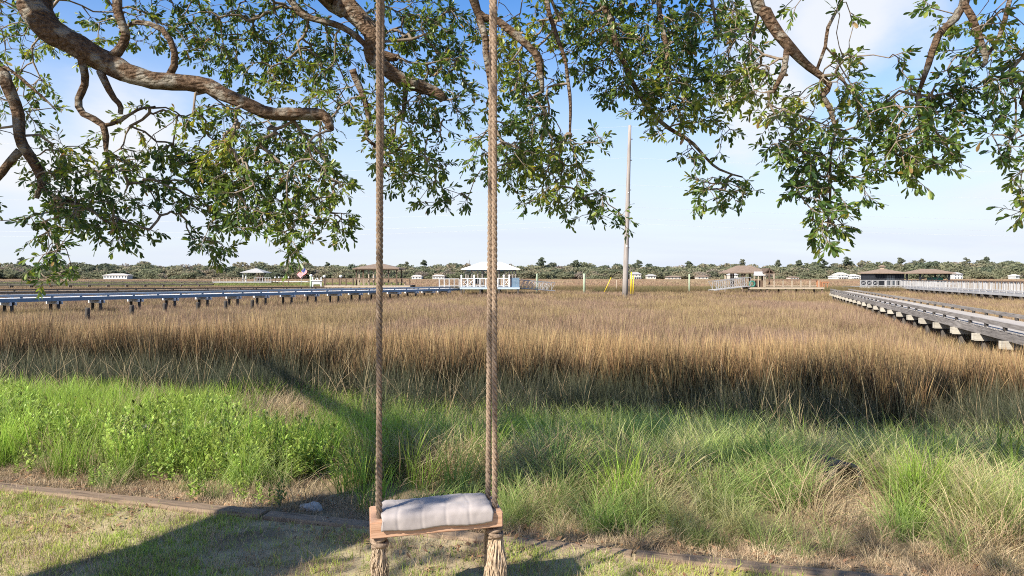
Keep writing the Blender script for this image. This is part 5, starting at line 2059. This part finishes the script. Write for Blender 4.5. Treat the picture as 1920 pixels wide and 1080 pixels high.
limb([(2.2, 3.3, 5.05), (2.6, 3.9, 4.2)] + PL(Yh, (1812, -25), (1800, 20), (1756, 70), (1740, 120), (1724, 172)), [0.07, 0.055] + pr(Yh, 11, 10, 8, 7, 4), 8)
limb(PL(Yh, (1806, 5), (1830, 62), (1848, 108), (1842, 125)), pr(Yh, 8, 8, 7, 4), 8)
limb(PL(Yh, (1905, -30), (1885, 40), (1868, 80), (1850, 108)), pr(Yh, 6, 5, 4, 3), 6)
limb([(3.6, 3.5, 5.2), (3.6, 4.0, 4.2)] + PL(Yh, (1945, -20), (1930, 80), (1915, 190)), [0.04, 0.035] + pr(Yh, 7, 5, 3), 6)
# limbs overhead and behind, out of the picture, that carry the rest of the crown; the first is laid to cast a streak
limb([(-4.8, 0.9, 3.5), (-5.8, 2.0, 5.2), (-7.2, 3.9, 5.4), (-8.6, 6.0, 5.5), (-9.8, 7.8, 5.7)], [0.24, 0.2, 0.16, 0.12, 0.05], 10)
limb([(-4.6, 1.0, 3.9), (-4.5, 1.4, 5.5), (-4.0, 2.2, 7.0), (-2.5, 3.2, 8.2)], [0.30, 0.24, 0.16, 0.06], 10)
limb([(-4.5, 1.2, 4.5), (-3.4, 0.8, 5.8), (-1.4, 0.8, 6.5), (1.0, 1.0, 6.8), (3.0, 1.6, 6.9)], [0.24, 0.2, 0.15, 0.1, 0.05], 10)
limb([(-4.9, 0.4, 3.2), (-5.6, -1.2, 4.6), (-6.4, -3.0, 5.6), (-7.2, -5.0, 6.4)], [0.26, 0.2, 0.14, 0.06], 10)
limb([(-2.4, 0.8, 6.2), (-1.0, 3.0, 6.4), (0.8, 4.6, 6.4), (2.4, 5.6, 6.4)], [0.13, 0.1, 0.08, 0.04], 8)

tm = MB()
tm.tube([p - OAK for p in tp], trr, 22, True, lambda p, t: 1 + 0.10 * math.sin(t * 5 + p.z) * max(0.2, 1 - p.z / 2) + 0.08 * mnoise.noise(Vector((math.cos(t) * 2, math.sin(t) * 2, p.z * 1.5))))
tm.build('trunk', M['bark'], oak, True)

# ---- foliage: where the hanging sprays are, (px, py, rx, ry, density, depth)
BLOBS = [
    (40, 40, 75, 60, .9, 6.2), (60, 190, 75, 60, .5, 6.0), (170, 60, 45, 50, .6, 6.0), (260, 40, 50, 40, .7, 6.3), (100, 300, 85, 42, .55, 5.2), (150, 340, 85, 40, .8, 5.1), (185, 385, 90, 48, 1.0, 5.1), (225, 432, 58, 26, 1.0, 5.1),
    (110, 405, 60, 40, .7, 5.0), (85, 455, 34, 40, .8, 5.0), (100, 495, 38, 28, .7, 5.0), (72, 515, 16, 18, .7, 5.0),
    (250, 250, 60, 55, .4, 5.5), (300, 305, 85, 45, .8, 5.4), (395, 250, 85, 60, 1.0, 5.5), (380, 330, 95, 55, 1.0, 5.4), (450, 310, 75, 55, 1.0, 5.3), (430, 390, 70, 40, 1.0, 5.2), (392, 448, 36, 30, 1.1, 5.1), (405, 475, 22, 14, 1.0, 5.1),
    (320, 385, 55, 25, .5, 5.3), (470, 400, 40, 40, .9, 5.2), (545, 300, 70, 60, 1.0, 5.4), (520, 370, 55, 45, 1.0, 5.3), (560, 425, 40, 48, 1.1, 5.2), (540, 470, 22, 20, 1.0, 5.1), (500, 250, 60, 40, .9, 5.6),
    (600, 335, 50, 45, .9, 5.5), (640, 385, 38, 45, 1.0, 5.4), (630, 422, 22, 18, 1.0, 5.4),
    (330, 50, 95, 52, .7, 6.2), (420, 65, 75, 62, .9, 6.4), (480, 120, 75, 50, 1.0, 6.4), (540, 60, 75, 60, 1.0, 6.6), (560, 155, 65, 50, 1.0, 6.4), (470, 20, 85, 32, .9, 6.4), (630, 110, 60, 50, 1.1, 6.6), (620, 185, 50, 45, 1.0, 6.2), (590, 260, 45, 40, .8, 5.8),
    (760, 40, 95, 42, 1.15, 6.6), (785, 100, 85, 50, 1.15, 6.4), (740, 205, 60, 60, 1.1, 6.0), (785, 250, 58, 55, 1.0, 5.9), (740, 310, 48, 46, 1.0, 5.8), (800, 322, 50, 38, 1.0, 5.7), (818, 370, 30, 20, 1.1, 5.6), (858, 376, 24, 14, 1.2, 5.6), (715, 275, 40, 38, 1.0, 5.8),
    (845, 60, 60, 50, 1.1, 6.6), (855, 135, 55, 48, 1.0, 6.4), (820, 200, 50, 40, .8, 6.0), (860, 210, 45, 30, .3, 6.0),
    (960, 60, 62, 50, 1.0, 6.0), (992, 130, 60, 58, 1.0, 5.8), (970, 205, 62, 56, 1.0, 5.6), (1000, 265, 66, 56, 1.0, 5.5), (955, 310, 55, 36, .8, 5.4), (1040, 295, 60, 46, 1.0, 5.5), (1062, 345, 56, 46, 1.0, 5.5), (1092, 385, 44, 32, 1.0, 5.5),
    (1118, 255, 32, 18, .9, 5.5), (1140, 402, 34, 14, .9, 5.5), (1180, 427, 15, 8, 1.4, 5.5), (895, 275, 30, 30, .8, 5.4), (905, 312, 40, 18, .8, 5.4), (1000, 372, 18, 14, 1.2, 5.4), (945, 250, 40, 40, .6, 5.4),
    (1060, 40, 62, 50, .9, 6.0), (1110, 85, 60, 58, .9, 5.9), (1150, 145, 56, 50, .8, 5.8), (1120, 30, 85, 40, .8, 6.0), (1185, 30, 80, 42, 1.0, 5.9), (1230, 65, 66, 58, 1.05, 5.8), (1215, 130, 66, 60, 1.0, 5.7), (1255, 180, 56, 46, 1.0, 5.6), (1185, 175, 48, 36, .8, 5.6),
    (1285, 120, 60, 60, 1.0, 5.6), (1330, 60, 60, 58, 1.0, 5.6), (1300, 195, 46, 40, .9, 5.5), (1255, 232, 38, 28, .8, 5.5), (1290, 290, 27, 17, 1.2, 5.4), (1356, 228, 20, 18, 1.2, 5.3), (1352, 346, 40, 28, 1.2, 5.3), (1335, 372, 32, 15, 1.2, 5.3), (1395, 354, 20, 14, 1.2, 5.3), (1354, 278, 15, 9, 1.3, 5.3),
    (1382, 110, 50, 40, 1.0, 5.0), (1362, 165, 40, 36, 1.0, 5.0), (1392, 45, 38, 28, .9, 5.2), (1340, 15, 60, 25, 1.0, 5.6),
    (1412, 140, 40, 40, 1.0, 4.7), (1460, 190, 60, 42, 1.0, 4.6), (1490, 245, 60, 44, 1.0, 4.5), (1540, 280, 66, 46, 1.05, 4.5), (1522, 322, 60, 40, 1.05, 4.5), (1542, 362, 66, 36, 1.05, 4.5), (1558, 410, 44, 40, 1.1, 4.5), (1545, 445, 22, 18, 1.2, 4.5),
    (1605, 305, 46, 40, 1.0, 4.5), (1640, 362, 20, 10, 1.3, 4.5), (1592, 200, 36, 60, .9, 4.5), (1590, 105, 26, 40, .9, 4.6), (1560, 145, 26, 26, .8, 4.6), (1460, 285, 30, 18, .8, 4.5), (1490, 6, 16, 12, 1.0, 4.6), (1580, 15, 24, 16, .8, 4.6), (1625, 240, 20, 40, .7, 4.5),
    (1665, 230, 42, 52, 1.0, 4.4), (1700, 190, 58, 40, 1.0, 4.4), (1722, 250, 66, 46, 1.0, 4.3), (1762, 200, 58, 40, 1.0, 4.3), (1740, 310, 46, 36, 1.05, 4.3), (1720, 335, 26, 16, 1.2, 4.3), (1800, 145, 48, 48, .9, 4.4), (1852, 125, 46, 46, .9, 4.3), (1862, 60, 40, 56, .8, 4.4),
    (1892, 165, 34, 40, .9, 4.2), (1888, 245, 30, 34, 1.0, 4.2), (1878, 282, 20, 14, 1.2, 4.2), (1780, 55, 32, 40, .7, 4.5), (1790, 275, 26, 26, .9, 4.3), (1908, 345, 16, 18, 1.3, 4.2), (1912, 395, 10, 38, 1.3, 4.2), (1702, 285, 46, 36, 1.0, 4.3), (1762, 12, 30, 14, .8, 4.5), (1690, 120, 18, 26, .8, 4.4),
    (1960, 120, 60, 90, .9, 4.2), (1970, 300, 50, 90, .9, 4.2), (-60, 200, 70, 120, .7, 5.2), (-70, 400, 60, 80, .7, 5.0),
    (300, -60, 260, 55, .8, 6.0), (700, -60, 240, 55, 1.0, 6.2), (1150, -60, 240, 55, .9, 5.8), (1560, -60, 140, 40, .25, 5.0), (1850, -60, 120, 40, .6, 4.6),
]
CL = 285.0      # picture area (px) per leaf cluster at unit density
rt = np.random.default_rng(21)
att = []
for (bx, by, rx, ry, dn, Y) in BLOBS:
    n = max(1, int(PI * rx * ry / CL * dn * (0.62 if bx > 1395 else 0.95) + rt.uniform()))
    for _ in range(n):
        a, q = rt.uniform(0, 2 * PI), math.sqrt(rt.uniform())
        att.append(tuple(P(bx + rx * q * math.cos(a), by + ry * q * math.sin(a), Y + rt.normal(0, 0.22))))
n_view = len(att)
# unseen crown above and behind the camera, clumps placed to shade lawn and rushes
CROWN = [(-6.1, 2.1, 5.4, 0.5, 0.6, 0.4, 22), (-6.9, 3.4, 5.4, 0.6, 0.7, 0.4, 24), (-7.8, 4.7, 5.5, 0.6, 0.7, 0.4, 24), (-8.7, 6.1, 5.6, 0.7, 0.8, 0.4, 26), (-9.6, 7.5, 5.7, 0.8, 0.8, 0.4, 20),
         (-4.2, 2.2, 6.6, 1.0, 0.9, 0.7, 30), (-2.4, 3.2, 7.6, 1.4, 1.0, 0.6, 26), (-3.2, 0.6, 6.0, 1.2, 0.6, 0.6, 20), (-0.4, 0.5, 6.6, 1.2, 0.5, 0.5, 16), (2.2, 1.0, 7.0, 1.4, 0.6, 0.4, 12),
         (-6.9, -4.2, 6.2, 1.3, 1.3, 0.8, 40), (-1.2, 2.6, 5.6, 1.8, 0.5, 0.3, 12), (2.6, 3.4, 5.5, 1.2, 0.6, 0.4, 8), (-3.8, -0.2, 5.0, 0.9, 0.6, 0.5, 26), (-2.2, -0.4, 4.9, 1.0, 0.5, 0.4, 24), (-5.0, -0.4, 4.6, 0.5, 0.4, 0.3, 18),
         (-5.6, 7.4, 5.4, 0.9, 0.7, 0.3, 18), (-4.2, 7.2, 5.2, 0.8, 0.7, 0.3, 16), (-1.8, 6.8, 5.2, 1.0, 0.6, 0.3, 16), (0.6, 5.5, 5.1, 0.9, 0.6, 0.3, 18), (1.9, 5.3, 5.0, 0.8, 0.6, 0.3, 16), (-7.0, 9.0, 5.8, 1.0, 0.8, 0.3, 14)]
for (x, y, z, a, b, c, n) in CROWN:
    for _ in range(n):
        u = rt.normal(size=3)
        u = u / np.linalg.norm(u) * rt.uniform(0.3, 1) ** 0.5
        p = Vector((x + u[0] * a, y + u[1] * b, z + u[2] * c))
        if p.y > 0.4 and HZ - (p.z - CAMZ) / p.y * FOC > -60:
            continue
        att.append(tuple(p))
att = np.array(att)

# ---- grow twigs from the limbs to every cluster
npos, nlimb, nrad = [], [], []
for li, (lp, lr, _, _) in enumerate(LIMBS):
    for k, (p, r) in enumerate(zip(lp, lr)):
        npos.append(tuple(p))
        nlimb.append(li)
nodes = np.zeros((len(npos) + len(att) * 14, 3))
nodes[:len(npos)] = npos
owner = np.zeros(len(nodes), int)
owner[:len(npos)] = nlimb
parent = np.full(len(nodes), -1)
cnt = len(npos)
n_limb_nodes = cnt
d0 = np.array([np.min(np.sum((nodes[:cnt] - a) ** 2, 1)) for a in att])
chains = []
end_dir = np.zeros((len(att), 3))
end_own = np.zeros(len(att), int)
for ai in np.argsort(d0):
    a = att[ai]
    df = a - nodes[:cnt]
    dist = np.linalg.norm(df, axis=1)
    cost = dist + 0.9 * np.maximum(0, df[:, 2]) + np.where(np.arange(cnt) < n_limb_nodes, 0.06, 0.0)
    j = int(np.argmin(cost))
    L_ = dist[j]
    p0 = nodes[j]
    k = int(np.clip(L_ / 0.075, 2, 13))
    side = rt.normal(0, 0.16, 3) * L_
    ctrl = p0 + (a - p0) * 0.5 + side + np.array((0, 0, 0.10 * L_))
    ch = [j]
    prev = j
    for i in range(1, k + 1):
        t = i / k
        q = (1 - t) ** 2 * p0 + 2 * t * (1 - t) * ctrl + t * t * a
        if i < k:
            q = q + rt.normal(0, 0.009, 3)
        nodes[cnt] = q
        owner[cnt] = owner[j]
        parent[cnt] = prev
        prev = cnt
        ch.append(cnt)
        cnt += 1
    chains.append(ch)
    e = a - nodes[ch[-2]]
    end_dir[ai] = e / (np.linalg.norm(e) + 1e-9)
    end_own[ai] = owner[j]
load = np.zeros(cnt)
for ch in chains:
    load[ch[-1]] += 1
for i in range(cnt - 1, n_limb_nodes - 1, -1):
    if parent[i] >= 0:
        load[parent[i]] += load[i]
twig_mb = [MB() for _ in LIMBS]
for ch in chains:
    own = owner[ch[-1]]
    w = [0.0019 * math.sqrt(1 + load[i]) if i >= n_limb_nodes else 0.0019 * math.sqrt(1 + load[ch[1]]) * 1.2 for i in ch]
    w = [min(x, 0.013) for x in w]
    twig_mb[own].tube([Vector(nodes[i]) - OAK for i in ch], w, 5, cap=False)

# ---- leaves
LEAF_ROWS = ((0.0, 0.02), (0.30, 0.13), (0.62, 0.20), (0.86, 0.14), (1.0, 0.0))


def leaf_template():
    V, F = [], []
    for t, w in LEAF_ROWS[:-1]:
        V += [(-w, t, 0.10 * w - 0.10 * t * t), (0, t, -0.10 * w * 2 - 0.10 * t * t), (w, t, 0.10 * w - 0.10 * t * t)]
    V.append((0, 1.0, -0.12))
    for k in range(3):
        b = 3 * k
        F += [(b, b + 1, b + 4, b + 3), (b + 1, b + 2, b + 5, b + 4)]
    F += [(9, 10, 12), (10, 11, 12)]
    return np.array(V), F


LV, LF = leaf_template()
mats, lown = [], []
for ai in range(len(att)):
    a = Vector(att[ai])
    d = Vector(end_dir[ai])
    inview = ai < n_view
    nt = int(rt.integers(2, 4))
    for s in range(nt):
        dd = (d + Vector(rt.normal(0, 0.55, 3)) + Vector((0, 0, -0.18))).normalized()
        ln = rt.uniform(0.07, 0.15)
        if not inview:
            ln *= 1.6
        twig_mb[end_own[ai]].tube([a - OAK, a + dd * ln - OAK], [0.0022, 0.0012], 4, cap=False)
        nl = int(rt.integers(6, 10))
        for i in range(nl):
            t = 0.25 + 0.75 * (i + rt.uniform(0, 0.8)) / nl
            base = a + dd * ln * t
            rnd = Vector(rt.normal(0, 1, 3))
            side = (rnd - dd * rnd.dot(dd)).normalized()
            dirn = (dd * (0.35 + 0.75 * t) + side * (1.05 - 0.45 * t) + Vector((0, 0, -0.12))).normalized()
            upv = (Vector((0, 0, 1)) + Vector(rt.normal(0, 0.65, 3)))
            x = dirn.cross(upv).normalized()
            z = x.cross(dirn)
            s_ = rt.uniform(0.036, 0.064) * (1.0 if inview else 1.7)
            mats.append((base, x * s_, dirn * s_, z * s_))
            lown.append(end_own[ai])
NL = len(mats)
B = np.array([[*m[0]] for m in mats])
XX = np.array([[*m[1]] for m in mats])
YY = np.array([[*m[2]] for m in mats])
ZZ = np.array([[*m[3]] for m in mats])
lown = np.array(lown)
# yellower patches through the crown: the look of sunlit leaves put into the colour
pn = np.array([mnoise.noise(Vector(b) * 1.3) for b in B])
lr_ = np.clip(0.45 + 0.50 * pn + rt.normal(0, 0.19, NL), 0, 0.97)
lr_ = np.where(rt.uniform(0, 1, NL) < 0.012, 1.0, lr_)
# size in the picture
pxs = B[:, 0] / np.maximum(B[:, 1], .1) * FOC + 960
pys = HZ - (B[:, 2] - CAMZ) / np.maximum(B[:, 1], .1) * FOC
nrm = ZZ / np.linalg.norm(ZZ, axis=1)[:, None]
face = np.abs(np.sum(nrm * (B / np.linalg.norm(B, axis=1)[:, None]), 1))
size = np.where((pxs > 5) & (pxs < 1915) & (pys > 5) & (B[:, 1] > 1), np.linalg.norm(YY, axis=1) / B[:, 1] * (0.4 + face), 0)
single = np.argsort(-size)[:300]
is_single = np.zeros(NL, bool)
is_single[single] = True

lm = bpy.data.meshes.new('leaf')
vals = sorted(set(np.round(lr_[single], 1)))
leaf_meshes = {}
for v in vals:
    me = bpy.data.meshes.new('leaf')
    me.from_pydata([tuple(q) for q in LV], [], LF)
    at_ = me.attributes.new('r', 'FLOAT', 'POINT')
    at_.data.foreach_set('value', np.full(len(LV), v, np.float32))
    me.materials.append(M['leaf'])
    shade(me)
    leaf_meshes[v] = me

limb_objs = []
for li, (lp, lr, sides, amp) in enumerate(LIMBS):
    m = MB()
    m.tube([p - OAK for p in lp], lr, sides, True, rough_bark(amp))
    o = m.build('limb', M['bark'], oak, True)
    limb_objs.append(o)
    if twig_mb[li].v:
        tag(twig_mb[li].build('twigs', M['twig'], o, True), kind='stuff')
    idx = np.where((lown == li) & ~is_single)[0]
    if len(idx):
        n, nv = len(idx), len(LV)
        bb = B[idx] - np.array(OAK)
        V = bb[:, None, :] + LV[None, :, 0:1] * XX[idx][:, None, :] + LV[None, :, 1:2] * YY[idx][:, None, :] + LV[None, :, 2:3] * ZZ[idx][:, None, :]
        f4 = np.array([f for f in LF if len(f) == 4]).ravel()
        f3 = np.array([f for f in LF if len(f) == 3]).ravel()
        ft = np.concatenate([f4, f3])
        st = np.concatenate([np.arange(len(f4) // 4) * 4, len(f4) + np.arange(len(f3) // 3) * 3])
        loops = (np.arange(n)[:, None] * nv + ft[None, :]).ravel()
        starts = (np.arange(n)[:, None] * len(ft) + st[None, :]).ravel()
        me = np_mesh('foliage', V.reshape(-1, 3), loops, starts, {'r': np.repeat(lr_[idx], nv)})
        shade(me)
        tag(link('foliage', me, o, M['leaf']), kind='stuff')
for i in single:
    o = link('leaf', leaf_meshes[round(float(lr_[i]), 1)], limb_objs[lown[i]])
    b = B[i] - np.array(OAK)
    o.matrix_local = Matrix(((XX[i][0], YY[i][0], ZZ[i][0], b[0]), (XX[i][1], YY[i][1], ZZ[i][1], b[1]), (XX[i][2], YY[i][2], ZZ[i][2], b[2]), (0, 0, 0, 1)))
print('leaves', NL, 'clusters', len(att), 'objects', len(bpy.data.objects))
